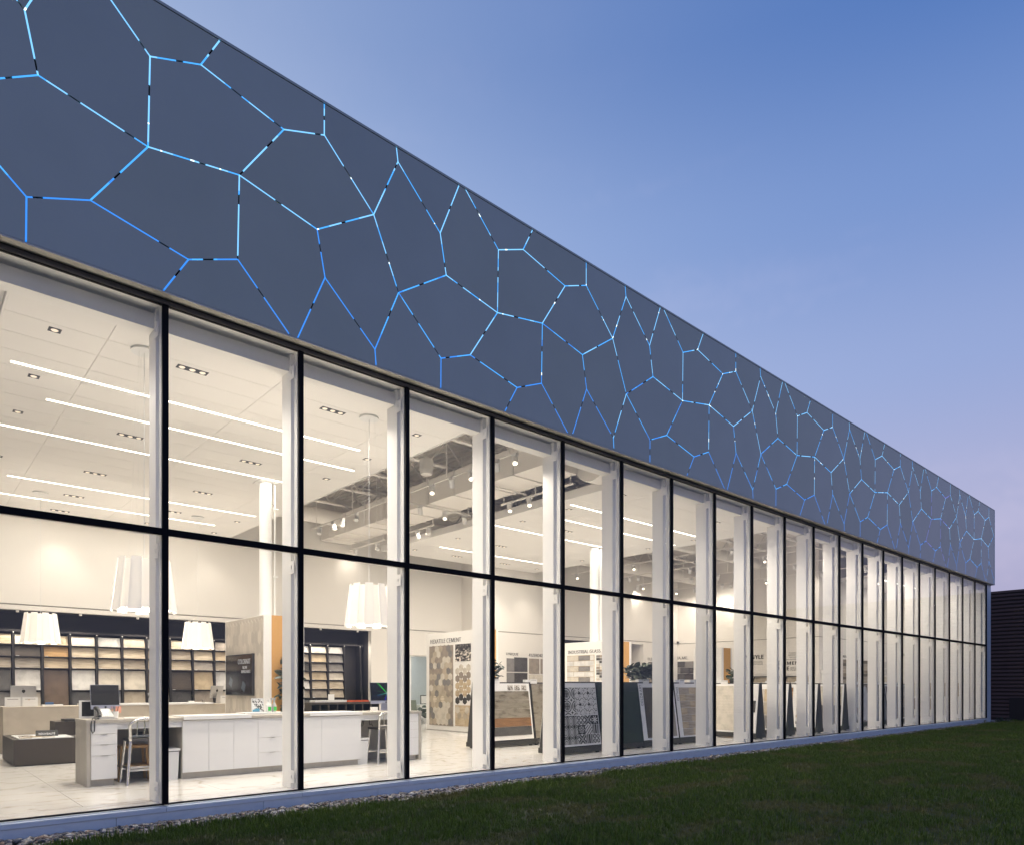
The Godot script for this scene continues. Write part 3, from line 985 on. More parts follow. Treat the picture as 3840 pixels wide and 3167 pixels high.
		spot(o, c + dir * 0.12, c + dir, SPOT_E * 1.2 if flood else (SPOT_E * ((0.8 if k % 2 == 0 else 0.3) if q[0] > 18.0 else ((0.08 if q[1] < -8.5 else 0.35) if q[1] < -6.0 else 1.1))), 72.0 if flood else 56.0)


func ordinal(k: int) -> String:
	return ["first", "second", "third", "fourth", "fifth", "sixth", "seventh", "eighth", "ninth"][k]


func spot_label(q: Array, on: bool, lit: Array, dim: Array) -> String:
	# which one of its track: counted from the glass among the lit or the dim heads of that track
	var n := 0
	for h in (lit if on else dim):
		if absf(h[0] - q[0]) < 0.12 and h[1] > q[1]:
			n += 1
	var where := "on the left duct track"
	if q[0] > 9.0 and q[0] < 10.75:
		where = "on the cross track, %s end" % ("left" if q[0] < 10 else "right")
	elif q[0] > 10.7 and q[0] < 12.0:
		where = "right of the large duct"
	elif q[0] > 18.0 and q[0] < 27.0:
		where = "on the %s far track" % ordinal(int((q[0] - 18.6) / 2.1))
	elif q[0] > 27.0:
		where = "in the shallow far part"
	return "%s track spotlight, %s from the glass %s" % ["lit" if on else "dim", ordinal(n), where]


const SPOT_E := 4.2
const STRIP_E := 6.3
const DOWN_E := 3.1


func ceilings() -> void:
	var areas := [
		["left", 0.90, 7.10, [1.94, 4.0, 6.06], -11.59, "lowered white plank ceiling over the service counters"],
		["middle", 11.30, 17.73, [12.49, 14.55, 16.61], -10.25, "second lowered white plank ceiling with strip lights, in the middle of the hall"],
	]
	for a in areas:
		var c := struct("ceiling", b6(a[1], a[2], CEIL + 0.012, CEIL + 0.17, a[4], -0.525), M.ceiling_white, a[5])
		var us := [a[1] + 0.02]
		us.append_array(a[3])
		us.append(a[2] - 0.02)
		for k in us.size() - 1:
			var z := -0.525
			while z > a[4] + 0.01:
				var z2 := maxf(z - 0.54, a[4])
				part(c, "ceiling_plank", b6(us[k] + 0.003, us[k + 1] - 0.003, CEIL, CEIL + 0.0115, z2 + 0.003, z - 0.003), M.ceiling_white)
				z -= 0.54
		part(c, "edge_trim", b6(a[1], a[1] + 0.018, CEIL - 0.012, CEIL + 0.0118, a[4], -0.525), M.white_paint)
		part(c, "edge_trim", b6(a[2] - 0.018, a[2], CEIL - 0.012, CEIL + 0.0118, a[4], -0.525), M.white_paint)
	struct("ceiling", b6(-5, 0.895, 5.60, 5.72, -11.6, -0.525), M.ceiling_white, "plain white ceiling at the left edge of the hall")
	struct("ceiling", b6(SIDE + 1.6, 34.9, 5.60, 5.72, FRONT2, -0.525), M.ceiling_white, "plain white ceiling of the shallow far part of the hall")
	var strips := [[-2.52, 1.13, 6.2, "left"], [-3.63, 1.67, 6.7, "left"], [-5.28, 1.13, 6.2, "left"], [-8.5, 1.69, 6.68, "left"], [-10.15, 1.13, 6.25, "left"], [-2.52, 11.7, 16.8, "middle"], [-3.63, 12.27, 17.37, "middle"], [-5.265, 11.7, 16.8, "middle"], [-8.5, 12.29, 17.36, "middle"]]
	var nth := {"left": 0, "middle": 0}
	var ord := ["first", "second", "third", "fourth", "fifth"]
	for s in strips:
		var o := thing("strip_light", "glowing strip light, %s from the glass, in the %s lowered ceiling" % [ord[nth[s[3]]], s[3]], "strip light", Vector3((s[1] + s[2]) / 2, CEIL, s[0]), 0.0, "ceiling strip lights")
		nth[s[3]] += 1
		var L: float = s[2] - s[1]
		part(o, "diffuser_light", b6(-L / 2, L / 2, -0.007, -0.001, -0.033, 0.033), M.strip_lamp)
		part(o, "frame", b6(-L / 2 - 0.006, L / 2 + 0.006, -0.004, 0.0, 0.034, 0.040), M.white_paint)
		part(o, "frame", b6(-L / 2 - 0.006, L / 2 + 0.006, -0.004, 0.0, -0.040, -0.034), M.white_paint)
		var l := AreaLight3D.new()
		l.name = "strip_area_light"
		o.add_child(l, true)
		l.position = Vector3(0, -0.012, 0)
		l.rotation.x = -PI / 2
		l.area_size = Vector2(L, 0.066)
		l.area_normalize_energy = true
		l.light_energy = STRIP_E
		l.light_color = Color(1.0, 0.97, 0.92)
		l.area_range = 30.0
		l.area_attenuation = 2.0
		l.shadow_enabled = true
	# an unseen strip, added to brighten the far room
	for q in [[29.5, 33.5, -2.2]]:
		var o := thing("strip_light", "unseen strip light added in the plain ceiling of the shallow far part", "strip light", Vector3((q[0] + q[1]) / 2, 5.60, q[2]))
		part(o, "diffuser_light", b6(-2, 2, -0.007, -0.001, -0.033, 0.033), M.strip_lamp)
		var l := AreaLight3D.new()
		l.name = "strip_area_light"
		o.add_child(l, true)
		l.position = Vector3(0, -0.012, 0)
		l.rotation.x = -PI / 2
		l.area_size = Vector2(4.0, 0.066)
		l.area_normalize_energy = true
		l.light_energy = STRIP_E * 1.0
		l.light_color = Color(1.0, 0.97, 0.92)
		l.shadow_enabled = true
	# recessed downlights
	var rows := [-1.22, -2.86, -4.48, -7.2, -9.38, -11.09]
	for a in [["left", [1.42, 2.97, 5.01, 6.55]], ["middle", [11.98, 13.6, 15.67, 17.2]]]:
		for r in rows.size():
			if a[0] == "middle" and r == 5:
				continue
			for k in 4:
				var triple := k == 1 or k == 2
				if r == 1 and triple:
					continue
				var o := thing("recessed_downlight", "%s black downlight, %s column, %s row from the glass, %s ceiling" % ["three-lamp" if triple else "small", ["leftmost", "inner left", "inner right", "rightmost"][k], ordinal(r), a[0]], "downlight", Vector3(a[1][k], CEIL, rows[r]), 0.0, "recessed ceiling downlights")
				var n := 3 if triple else 1
				var w := 0.065 * n
				part(o, "frame", b6(-w, w, -0.004, -0.001, -0.062, 0.062), M.fixture_black)
				for i in n:
					var e := Geo.new()
					var cx := (i - (n - 1) / 2.0) * 0.13
					e.lathe(PackedVector2Array([Vector2(0, -0.012), Vector2(0.030, -0.012), Vector2(0.040, -0.0045)]), 14, Transform3D(Basis(), Vector3(cx, 0, 0)))
					part(o, "lens_light", e, M.lens_lamp)
				# the row next to the glass is a wide flood, the one next to the wall a soft wash
				var share := 1.25 if r == 0 else (0.35 if r == 5 else 1.0)
				spot(o, Vector3(0, -0.03, 0), Vector3(0, -1, 0), DOWN_E * (1.7 if triple else 1.0) * share, 75.0 if r == 0 else 42.0, 0.05)
	# little spotlights along the edge of the dark niche
	for k in 9:
		var o := thing("niche_spotlight", "tiny white spotlight under the edge of the dark niche, %s from the left" % ordinal(k), "spotlight", Vector3(0.9 + k * 1.3, 3.168, BACK - 0.1), 0.0, "niche spotlights")
		var g := Geo.new()
		g.tube(PackedVector3Array([Vector3.ZERO, Vector3(0, -0.05, 0)]), 0.035, 12)
		part(o, "lamp_head", g, M.white_steel)
		var e := Geo.new()
		e.tube(PackedVector3Array([Vector3(0, -0.0505, 0), Vector3(0, -0.055, 0)]), 0.025, 12)
		part(o, "lens_light", e, M.lens_lamp)
		spot(o, Vector3(0, -0.07, 0), Vector3(0, -1.6, -0.28), 1.5, 62.0)
	var ol := thing("added_office_light", "unseen square ceiling light added to brighten the small office", "ceiling light", Vector3(14.2, 2.899, -12.9))  # unseen lamp, added because the office came out too dark
	part(ol, "diffuser_light", b6(-0.3, 0.3, -0.02, -0.001, -0.3, 0.3), M.strip_lamp)
	var al := AreaLight3D.new()
	al.name = "added_office_area_light"
	ol.add_child(al, true)
	al.position = Vector3(0, -0.03, 0)
	al.rotation.x = -PI / 2
	al.area_size = Vector2(0.6, 0.6)
	al.light_energy = 2.2
	al.light_color = Color(0.98, 1.0, 0.99)
	al.shadow_enabled = true
	# pendants
	for p in [[2.377, -9.53, "rear left pleated white pendant lamp over the back desk"], [2.345, -1.06, "near left pleated white pendant lamp half behind the first white post"], [5.63, -9.5, "rear pleated white pendant lamp left of the hexagon clad partition"], [5.56, -1.08, "near pleated white pendant lamp in the third bay, over the long counter"]]:
		pendant(p[0], p[1], p[2])


func pendant(x: float, z: float, label: String) -> void:
	var o := thing("pendant_lamp", label, "pendant lamp", Vector3(x, 2.27, z), 0.0, "pleated white pendant lamps")
	var N := 18
	for k in N:
		var q := TAU * k / N
		var outer := k % 2 == 0
		var r0 := 0.365 if outer else 0.335
		var r1 := 0.285 if outer else 0.26
		var y0 := 0.0 if outer else 0.028
		var y1 := 0.655 if outer else 0.63
		var hw0 := 0.078
		var hw1 := 0.06
		var t := Vector3(-sin(q), 0, cos(q))
		var d := Vector3(cos(q), 0, sin(q))
		var g := Geo.new()
		var th := d * 0.006
		var a := d * r0 - t * hw0 + Vector3.UP * y0
		var b := d * r0 + t * hw0 + Vector3.UP * y0
		var c := d * r1 + t * hw1 + Vector3.UP * y1
		var e := d * r1 - t * hw1 + Vector3.UP * y1
		g.quad(b + th, a + th, e + th, c + th)
		g.quad(a - th, b - th, c - th, e - th)
		g.quad(a + th, b + th, b - th, a - th)
		g.quad(c + th, e + th, e - th, c - th)
		g.quad(a - th, e - th, e + th, a + th)
		g.quad(b + th, c + th, c - th, b - th)
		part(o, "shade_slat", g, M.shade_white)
	var c := Geo.new()
	c.tube(PackedVector3Array([Vector3(0, 0.42, 0), Vector3(0, 3.27, 0)]), 0.0045, 6)
	part(o, "cable", c, M.plastic_white)
	var w := Geo.new()
	for k in 3:
		var q := TAU * k / 3 + 0.4
		w.tube(PackedVector3Array([Vector3(cos(q) * 0.26, 0.62, sin(q) * 0.26), Vector3(cos(q) * 0.08, 3.27, sin(q) * 0.08)]), 0.001, 4)
	part(o, "suspension_wire", w, M.plastic_white)
	var cn := Geo.new()
	cn.lathe(PackedVector2Array([Vector2(0, 3.245), Vector2(0.15, 3.25), Vector2(0.15, 3.279), Vector2(0, 3.279)]), 24)
	part(o, "canopy", cn, M.plastic_white)
	var bulb := Geo.new()
	bulb.lathe(PackedVector2Array([Vector2(0, 0.26), Vector2(0.05, 0.28), Vector2(0.06, 0.33), Vector2(0.04, 0.4), Vector2(0, 0.42)]), 14)
	part(o, "bulb", bulb, M.bulb_lamp)
	var l := OmniLight3D.new()
	l.name = "bulb_light"
	o.add_child(l, true)
	l.position = Vector3(0, 0.33, 0)
	l.light_energy = 2.2
	l.light_color = Color(1.0, 0.95, 0.88)
	l.light_size = 0.05
	l.omni_range = 20.0
	l.omni_attenuation = 2.0
	l.shadow_enabled = true


# ---------------------------------------------------------------- counters and what stands on them

func furniture() -> void:
	counter()
	for s in [["metal counter stool with slatted back at the left knee space of the white counter", 2.33, 1.0], ["metal counter stool with slatted back at the right knee space of the white counter", 6.17, 1.0]]:
		stool(s[1], s[0])
	wood_stool()
	bin_(2.83, "white waste bin with lid under the counter, behind the first white post")
	bin_(5.90, "white waste bin with lid under the counter, left of the right metal stool")
	counter_things()
	back_desk()
	dark_boxes()
	tile_rack()
	partitions()
	plants()


func counter() -> void:
	var z := -2.02
	var c := thing("service_counter", "long white and beige service counter with drawers and two knee spaces", "counter", Vector3(1.89, 0, z))
	# local x from the left end; front in z = 0, back in z = -0.74
	part(c, "end_panel", b6(0, 0.045, 0, 0.845, -0.74, 0.012), M.grey_laminate)
	part(c, "end_panel", b6(5.24, 5.29, 0, 0.845, -0.74, 0.012), M.grey_laminate)
	part(c, "countertop", b6(-0.004, 5.295, 0.846, 0.888, -0.76, 0.020), M.grey_laminate)
	for q in [[0.047, 0.36], [1.19, 4.06], [4.97, 5.238]]:
		part(c, "carcass", b6(q[0], q[1], 0.085, 0.844, -0.72, -0.022), M.grey_laminate)
		part(c, "toe_kick", b6(q[0] + 0.002, q[1] - 0.03, 0.0, 0.084, -0.70, -0.05), M.grey_laminate)
	for q in [[0.36, 1.19], [4.06, 4.97]]:
		part(c, "apron", b6(q[0] + 0.001, q[1] - 0.001, 0.752, 0.844, -0.05, -0.022), M.cabinet)
		part(c, "back_panel", b6(q[0], q[1], 0.0, 0.844, -0.72, -0.70), M.grey_laminate)
	for q in [[0.05, 0.36], [4.97, 5.236]]:
		for r in [[0.70, 0.842], [0.557, 0.696], [0.411, 0.553], [0.095, 0.407]]:
			drawer(c, q[0] + 0.003, q[1], r[0], r[1], q[0] < 1)
	for r in [[0.545, 0.842], [0.315, 0.541], [0.095, 0.311]]:
		drawer(c, 2.285, 2.72, r[0], r[1], true)
	for q in [[1.193, 1.553], [1.556, 1.915], [1.918, 2.281], [2.724, 3.03], [3.033, 3.338], [3.341, 4.058]]:
		var d := part(c, "door", b6(q[0], q[1], 0.095, 0.838, -0.020, 0.0), M.cabinet)
		part(d, "handle", b6(q[0] + 0.13, q[1] - 0.13, 0.8385, 0.8445, -0.018, 0.006), M.handle)
	part(c, "raised_slab", b6(1.20, 2.17, 0.889, 0.905, -0.62, 0.035), M.cabinet)
	part(c, "slab_edge", b6(1.20, 2.17, 0.855, 0.8885, 0.021, 0.035), M.cabinet)
	part(c, "raised_slab", b6(3.12, 4.07, 0.889, 0.905, -0.62, 0.035), M.cabinet)
	part(c, "slab_edge", b6(3.12, 4.07, 0.855, 0.8885, 0.021, 0.035), M.cabinet)
	part(c, "paper_tray", b6(2.20, 2.86, 0.889, 0.918, -0.70, -0.30), M.plastic_white)


func drawer(c: Node, x0: float, x1: float, y0: float, y1: float, pull: bool) -> void:
	var d := part(c, "drawer", b6(x0, x1, y0, y1, -0.020, 0.0), M.cabinet)
	if pull:
		var m := (x0 + x1) / 2
		part(d, "handle", b6(m - 0.045, m + 0.045, y1 - 0.004, y1 + 0.002, -0.010, 0.010), M.handle)


func stool(x: float, label: String) -> void:
	var o := thing("counter_stool", label, "stool", Vector3(x, 0, -1.83), 0.0, "metal counter stools")
	# the back is on the window side
	var W := 0.42
	for q in [[0.0, 0.0], [W, 0.0], [0.0, -0.40], [W, -0.40]]:
		var g := Geo.new()
		var top := Vector3(0.05 + (W - 0.10) * (q[0] / W), 0.59, -0.05 if q[1] == 0.0 else -0.36)
		g.tube(PackedVector3Array([Vector3(q[0], 0, q[1]), top]), 0.017, 8, 0.021)
		part(o, "leg", g, M.steel)
	part(o, "seat", b6(0.03, W - 0.03, 0.59, 0.625, -0.39, -0.03), M.seat_steel)
	var rail := Geo.new()
	for y in [0.20]:
		rail.bar(Vector3(0.02, y, -0.02), Vector3(W - 0.02, y, -0.02), 0.012, 0.03)
		rail.bar(Vector3(0.02, y, -0.38), Vector3(W - 0.02, y, -0.38), 0.012, 0.03)
		rail.bar(Vector3(0.02, y + 0.03, -0.02), Vector3(0.02, y + 0.03, -0.38), 0.012, 0.03)
		rail.bar(Vector3(W - 0.02, y + 0.03, -0.02), Vector3(W - 0.02, y + 0.03, -0.38), 0.012, 0.03)
	part(o, "footrest", rail, M.steel)
	var path := PackedVector3Array([Vector3(0.045, 0.60, -0.04), Vector3(0.035, 0.78, -0.015)])
	for k in 9:
		var q := PI - PI * k / 8
		path.append(Vector3(W / 2 + cos(q) * (W / 2 - 0.03) * (1.0 if absf(cos(q)) > 0.99 else 1.0), 0.80 + sin(q) * 0.09, 0.0))
	path.append(Vector3(W - 0.035, 0.78, -0.015))
	path.append(Vector3(W - 0.045, 0.60, -0.04))
	var g := Geo.new()
	g.tube(path, 0.019, 8)
	part(o, "back_frame", g, M.steel)
	for k in 3:
		var sx := 0.12 + k * 0.09
		var s := Geo.new()
		s.bar(Vector3(sx, 0.66, -0.028), Vector3(sx, 0.875, 0.0), 0.032, 0.010)
		part(o, "slat", s, M.steel)
	part(o, "back_rail", b6(0.04, W - 0.04, 0.645, 0.675, -0.036, -0.022), M.steel)


func wood_stool() -> void:
	var o := thing("wooden_stool", "small pale wooden step stool under the counter behind the left metal stool", "stool", Vector3(2.36, 0, -2.62))
	part(o, "seat", b6(0.0, 0.36, 0.46, 0.50, -0.02, 0.26), M.pale_wood)
	for q in [[0.02, 0.02], [0.34, 0.02], [0.02, 0.24], [0.34, 0.24]]:
		var g := Geo.new()
		g.bar(Vector3(q[0] + (0.03 if q[0] > 0.2 else -0.03), 0, q[1]), Vector3(q[0], 0.46, q[1]), 0.035, 0.03)
		part(o, "leg", g, M.pale_wood)
	part(o, "step", b6(-0.01, 0.40, 0.20, 0.225, -0.02, 0.30), M.pale_wood)


func bin_(x: float, label: String) -> void:
	var o := thing("waste_bin", label, "bin", Vector3(x, 0, -2.12), 0.0, "white waste bins")
	var g := Geo.new()
	var lo := PackedVector2Array([Vector2(0.02, 0), Vector2(0.20, 0), Vector2(0.22, 0.40), Vector2(0.0, 0.40)])
	g.prism(lo, -0.30, 0.05)
	part(o, "body", g, M.plastic_white)
	part(o, "lid", b6(-0.01, 0.235, 0.412, 0.445, -0.31, 0.06), M.plastic_white)
	part(o, "rim", b6(0.005, 0.215, 0.4005, 0.4115, -0.30, 0.045), M.plastic_dark)


func screen(called: String, label: String, at: Vector3, turn: float, tilt: float, w: float, h: float, front: Material, back_seen := false) -> Node3D:
	# an all-in-one desk computer on an L-shaped foot; its screen faces local +z
	var o := thing(called, label, "computer", at, turn)
	var xf := Transform3D(Basis(Vector3.RIGHT, -tilt), Vector3(0, 0.13, 0))
	var g := Geo.new()
	g.box(Vector3(-w / 2, 0, -0.018), Vector3(w / 2, h, 0.0), xf)
	part(o, "housing", g, M.silver)
	var s := Geo.new()
	s.box(Vector3(-w / 2 + 0.004, 0.055, 0.001), Vector3(w / 2 - 0.004, h - 0.004, 0.003), xf)
	part(o, "display_panel", s, front)
	var f := Geo.new()
	f.box(Vector3(-0.09, 0, -0.09), Vector3(0.09, 0.008, 0.09))
	f.prism(PackedVector2Array([Vector2(-0.07, 0.008), Vector2(0.07, 0.008), Vector2(0.06, 0.24), Vector2(-0.06, 0.24)]), -0.075, -0.065, Transform3D(Basis(Vector3.RIGHT, -tilt * 0.5), Vector3.ZERO))
	part(o, "foot", f, M.silver)
	# a small dark fruit-shaped mark, on the chin and on the back
	var fr := Geo.new()
	var a := PackedVector2Array()
	for k in 12:
		var q := TAU * k / 12
		a.append(Vector2(cos(q) * 0.021, sin(q) * 0.023 - (0.005 if absf(cos(q)) < 0.3 else 0.0)))
	fr.prism(a, 0.0012, 0.003, xf * Transform3D(Basis.from_scale(Vector3(0.7, 0.7, 1)), Vector3(0, 0.027, 0)))
	fr.prism(a, -0.0215, -0.0185, xf * Transform3D(Basis.from_scale(Vector3(1.5, 1.5, 1)), Vector3(0, h * 0.62, 0)))
	fr.prism(PackedVector2Array([Vector2(0.0, 0.04), Vector2(0.012, 0.044), Vector2(0.018, 0.06), Vector2(0.006, 0.054)]), -0.0215, -0.0185, xf * Transform3D(Basis(), Vector3(0, h * 0.62, 0)))
	part(o, "mark", fr, M.ink)
	return o


func bottle(label: String, at: Vector3, spray: bool) -> void:
	var o := thing("spray_bottle" if spray else "cleaner_bottle", label, "bottle", at)
	var g := Geo.new()
	if spray:
		g.lathe(PackedVector2Array([Vector2(0, 0), Vector2(0.038, 0.0), Vector2(0.04, 0.09), Vector2(0.018, 0.15), Vector2(0.014, 0.19), Vector2(0, 0.19)]), 14)
		part(o, "body", g, M.plastic_grey)
		var t := Geo.new()
		t.box(Vector3(-0.05, 0.191, -0.014), Vector3(0.022, 0.228, 0.014))
		t.box(Vector3(-0.045, 0.155, -0.005), Vector3(-0.036, 0.19, 0.005))
		part(o, "trigger_head", t, M.plastic_grey)
	else:
		g.lathe(PackedVector2Array([Vector2(0, 0), Vector2(0.042, 0.0), Vector2(0.044, 0.11), Vector2(0.02, 0.155), Vector2(0.017, 0.165), Vector2(0, 0.165)]), 14)
		part(o, "body", g, M.plastic_white)
		var t := Geo.new()
		t.lathe(PackedVector2Array([Vector2(0, 0.166), Vector2(0.02, 0.166), Vector2(0.02, 0.2), Vector2(0, 0.2)]), 12)
		part(o, "cap", t, M.plastic_white)
	var l := Geo.new()
	l.box(Vector3(-0.022, 0.02, 0.035), Vector3(0.026, 0.085, 0.0455))
	part(o, "label_patch", l, M.green_label)


func tile_collage(seed_: int) -> Image:
	# a leaflet cover: slanted pale and dark tiles in rows, a strip of blue below
	var im := picture(96, 112)
	var r := RandomNumberGenerator.new()
	r.seed = seed_
	im.fill(Color(0.88, 0.88, 0.87))
	for j in 12:
		for i in 9:
			var shade := r.randf_range(0.75, 0.95) if r.randf() < 0.62 else r.randf_range(0.08, 0.3)
			for y in 8:
				for x in 10:
					var px := i * 11 + x + j * 3 - 18
					var py := j * 9 + y + int(i * 4.2) - 22
					if px >= 0 and px < 96 and py >= 0 and py < 112:
						im.set_pixel(px, py, Color(shade, shade, shade * 0.98))
	for y in range(84, 112):
		for x in 96:
			if x * 0.4 + y > 96 and x < 60:
				im.set_pixel(x, y, Color(0.25, 0.55, 0.68).lerp(Color(0.9, 0.9, 0.9), r.randf() * 0.3))
	return im


func counter_things() -> void:
	var y := 0.889
	screen("desk_computer", "desk computer with dark blank screen behind the telephone", Vector3(2.20, y, -2.46), 0.09, 0.12, 0.36, 0.34, M.screen_off)
	# the right one shows a green and violet burst on black
	var im := picture(192, 108)
	for yy in 108:
		for xx in 192:
			var p := Vector2(xx - 104, yy - 62)
			var a := p.angle()
			var d := p.length() / 110.0
			var ray := pow(absf(cos(a * 3.0 + 0.7)), 24.0) + 0.5 * pow(absf(cos(a * 5.0 + 2.1)), 50.0)
			var v := ray * exp(-d * 1.6) * (1.0 if xx > 40 else 0.35)
			var c := Color(0.1, 0.9, 0.15).lerp(Color(0.2, 0.1, 0.95), clampf((yy - 50) / 45.0, 0.0, 1.0))
			im.set_pixel(xx, yy, (c * v * 1.4 + Color(1, 1, 1) * exp(-d * 16.0) * 0.8).clamp())
	var em := mat("screen_burst", Color.BLACK, 0.2)
	em.emission_enabled = true
	em.emission = Color.WHITE
	em.emission_operator = BaseMaterial3D.EMISSION_OP_MULTIPLY
	em.emission_texture = ImageTexture.create_from_image(im)
	em.emission_energy_multiplier = 0.9
	var sc := screen("desk_computer", "desk computer showing a green and violet burst of light on black", Vector3(6.775, y, -2.56), -0.05, 0.12, 0.62, 0.39, M.screen_off)
	var pg := Geo.new()
	var xf := Transform3D(Basis(Vector3.RIGHT, -0.12), Vector3(0, 0.13, 0))
	pg.quad(xf * Vector3(-0.30, 0.06, 0.0045), xf * Vector3(0.30, 0.06, 0.0045), xf * Vector3(0.30, 0.382, 0.0045), xf * Vector3(-0.30, 0.382, 0.0045))
	part(sc, "screen_picture", pg, em)
	var fr := thing("picture_frame", "white framed dark notice standing at the left end of the counter", "frame", Vector3(1.93, y, -2.62), 0.12)
	part(fr, "border", b6(-0.02, 0.20, 0, 0.25, -0.012, 0.0), M.plastic_white)
	part(fr, "sheet", b6(0.012, 0.178, 0.03, 0.232, 0.001, 0.003), M.screen_off)
	# telephone
	var ph := thing("telephone", "grey office telephone with dark handset at the left end of the counter", "telephone", Vector3(2.03, y, -2.25), 0.12)
	var b := Geo.new()
	b.prism(PackedVector2Array([Vector2(-0.02, 0), Vector2(0.17, 0), Vector2(0.17, 0.035), Vector2(-0.02, 0.14)]), -0.02, 0.17, Transform3D(Basis(Vector3(0, 0, 1), Vector3.UP, Vector3(-1, 0, 0)), Vector3(0.17, 0, -0.02)))
	part(ph, "body", b, M.plastic_grey)
	var hs := Geo.new()
	hs.tube(PackedVector3Array([Vector3(0.01, 0.045, 0.155), Vector3(0.015, 0.10, 0.12), Vector3(0.015, 0.155, 0.03), Vector3(0.01, 0.15, -0.02)]), 0.025, 10)
	part(ph, "handset", hs, M.plastic_dark)
	var sn := Transform3D(Basis(Vector3.RIGHT, -PI / 2 + 0.505), Vector3(0, 0.14, -0.04))
	var ds := Geo.new()
	ds.box(Vector3(0.06, -0.085, 0.001), Vector3(0.165, -0.035, 0.004), sn)
	part(ph, "display", ds, M.paper)
	for k in 12:
		var kb := Geo.new()
		var kx := 0.065 + (k % 3) * 0.026
		var ky := -0.115 - (k / 3) * 0.024
		kb.box(Vector3(kx, ky - 0.016, 0.001), Vector3(kx + 0.018, ky, 0.006), sn)
		part(ph, "key", kb, M.paper)
	var cord := Geo.new()
	cord.tube(PackedVector3Array([Vector3(-0.01, 0.05, 0.13), Vector3(-0.09, 0.02, 0.2), Vector3(-0.12, -0.03, 0.25), Vector3(-0.125, -0.13, 0.255), Vector3(-0.105, -0.175, 0.252), Vector3(-0.085, -0.15, 0.25), Vector3(-0.08, -0.02, 0.25), Vector3(-0.05, 0.01, 0.21), Vector3(0.0, 0.012, 0.16)]), 0.0075, 7)
	part(ph, "cord", cord, M.plastic_dark)
	var cup := thing("pencil_cup", "pierced white pencil cup beside the telephone", "cup", Vector3(2.275, y, -2.27))
	var g := Geo.new()
	g.lathe(PackedVector2Array([Vector2(0, 0.003), Vector2(0.038, 0.003), Vector2(0.045, 0.10), Vector2(0.041, 0.10), Vector2(0.036, 0.008), Vector2(0, 0.008)]), 16)
	part(cup, "body", g, M.plastic_white)
	for k in 4:
		var p := Geo.new()
		p.bar(Vector3(0.01 * (k - 1.5), 0.01, 0.0), Vector3(0.025 * (k - 1.5), 0.17, 0.01 * (k - 1)), 0.007, 0.007)
		part(cup, "pencil", p, M.plastic_dark if k % 2 else M.salmon)
	solo("sticky_note", b6(-0.035, 0.035, 0, 0.09, 0, 0.004), M.salmon, "salmon pink sticky notes hanging under the blank screen", "note", Vector3(2.345, y + 0.075, -2.40))
	solo("keyboard", b6(-0.21, 0.21, 0, 0.012, -0.06, 0.06), M.plastic_white, "flat white keyboard on the counter by the left stool", "keyboard", Vector3(2.58, y, -2.22))
	solo("mouse", b6(-0.03, 0.03, 0, 0.022, -0.05, 0.05), M.plastic_white, "white computer mouse right of the keyboard", "mouse", Vector3(2.87, y, -2.22))
	solo("card_holder", b6(-0.06, 0.06, 0, 0.075, -0.03, 0.03), M.paper, "clear holder with white cards on the counter left of the burst screen", "holder", Vector3(6.44, y, -2.42))
	var tp := thing("tape_dispenser", "black tape dispenser on the right end of the counter", "tape dispenser", Vector3(7.02, y, -2.40))
	part(tp, "base", b6(-0.09, 0.09, 0, 0.04, -0.04, 0.04), M.plastic_dark)
	g = Geo.new()
	g.tube(PackedVector3Array([Vector3(-0.02, 0.085, -0.03), Vector3(-0.02, 0.085, 0.03)]), 0.045, 14)
	part(tp, "roll", g, M.plastic_dark)
	part(tp, "arm", b6(0.0, 0.13, 0.095, 0.108, -0.03, 0.03), M.plastic_dark)
	# leaflet and bottles in the middle
	var po := thing("leaflet", "tilted leaflet with black and white tiles standing on the long counter", "leaflet", Vector3(4.385, y + 0.031, -2.56), -0.18)
	var xl := Transform3D(Basis(Vector3.RIGHT, -0.16), Vector3.ZERO)
	g = Geo.new()
	g.box(Vector3(-0.095, 0, -0.012), Vector3(0.095, 0.225, 0.0), xl)
	part(po, "board", g, M.plastic_white)
	g = Geo.new()
	g.quad(xl * Vector3(-0.082, 0.005, 0.002), xl * Vector3(0.092, 0.005, 0.002), xl * Vector3(0.092, 0.215, 0.002), xl * Vector3(-0.082, 0.215, 0.002))
	part(po, "print", g, printed("leaflet_print", tile_collage(3)))
	bottle("white cleaner bottle with green label, right of the tilted leaflet", Vector3(4.535, y + 0.030, -2.50), false)
	bottle("grey spray bottle with green label, rightmost on the long counter", Vector3(4.635, y + 0.030, -2.52), true)
	# leads under the counter
	for q in [[2.55, "dark tangle of cables under the counter behind the left stool"], [6.25, "dark cable hanging under the counter behind the right stool"]]:
		var cb := Geo.new()
		var path := PackedVector3Array()
		for k in 16:
			path.append(Vector3(0.3 * k / 15.0, 0.70 - 0.09 * sin(k * 0.55) - 0.04 * sin(k * 1.7), 0.015 * sin(k * 1.3)))
		cb.tube(path, 0.006, 6)
		if q[0] > 4:
			cb.tube(PackedVector3Array([Vector3(0.1, 0.72, 0), Vector3(0.03, 0.55, 0.02), Vector3(0.02, 0.4, 0.03), Vector3(0.1, 0.22, 0.05), Vector3(0.16, 0.2, 0.06)]), 0.006, 6)
		solo("cable", cb, M.plastic_dark, q[1], "cable", Vector3(q[0], 0.0, -2.66))
	solo("power_adapter", b6(-0.04, 0.04, 0, 0.07, -0.02, 0.02), M.plastic_dark, "black power adapter under the counter behind the left stool", "adapter", Vector3(2.68, 0.60, -2.69))


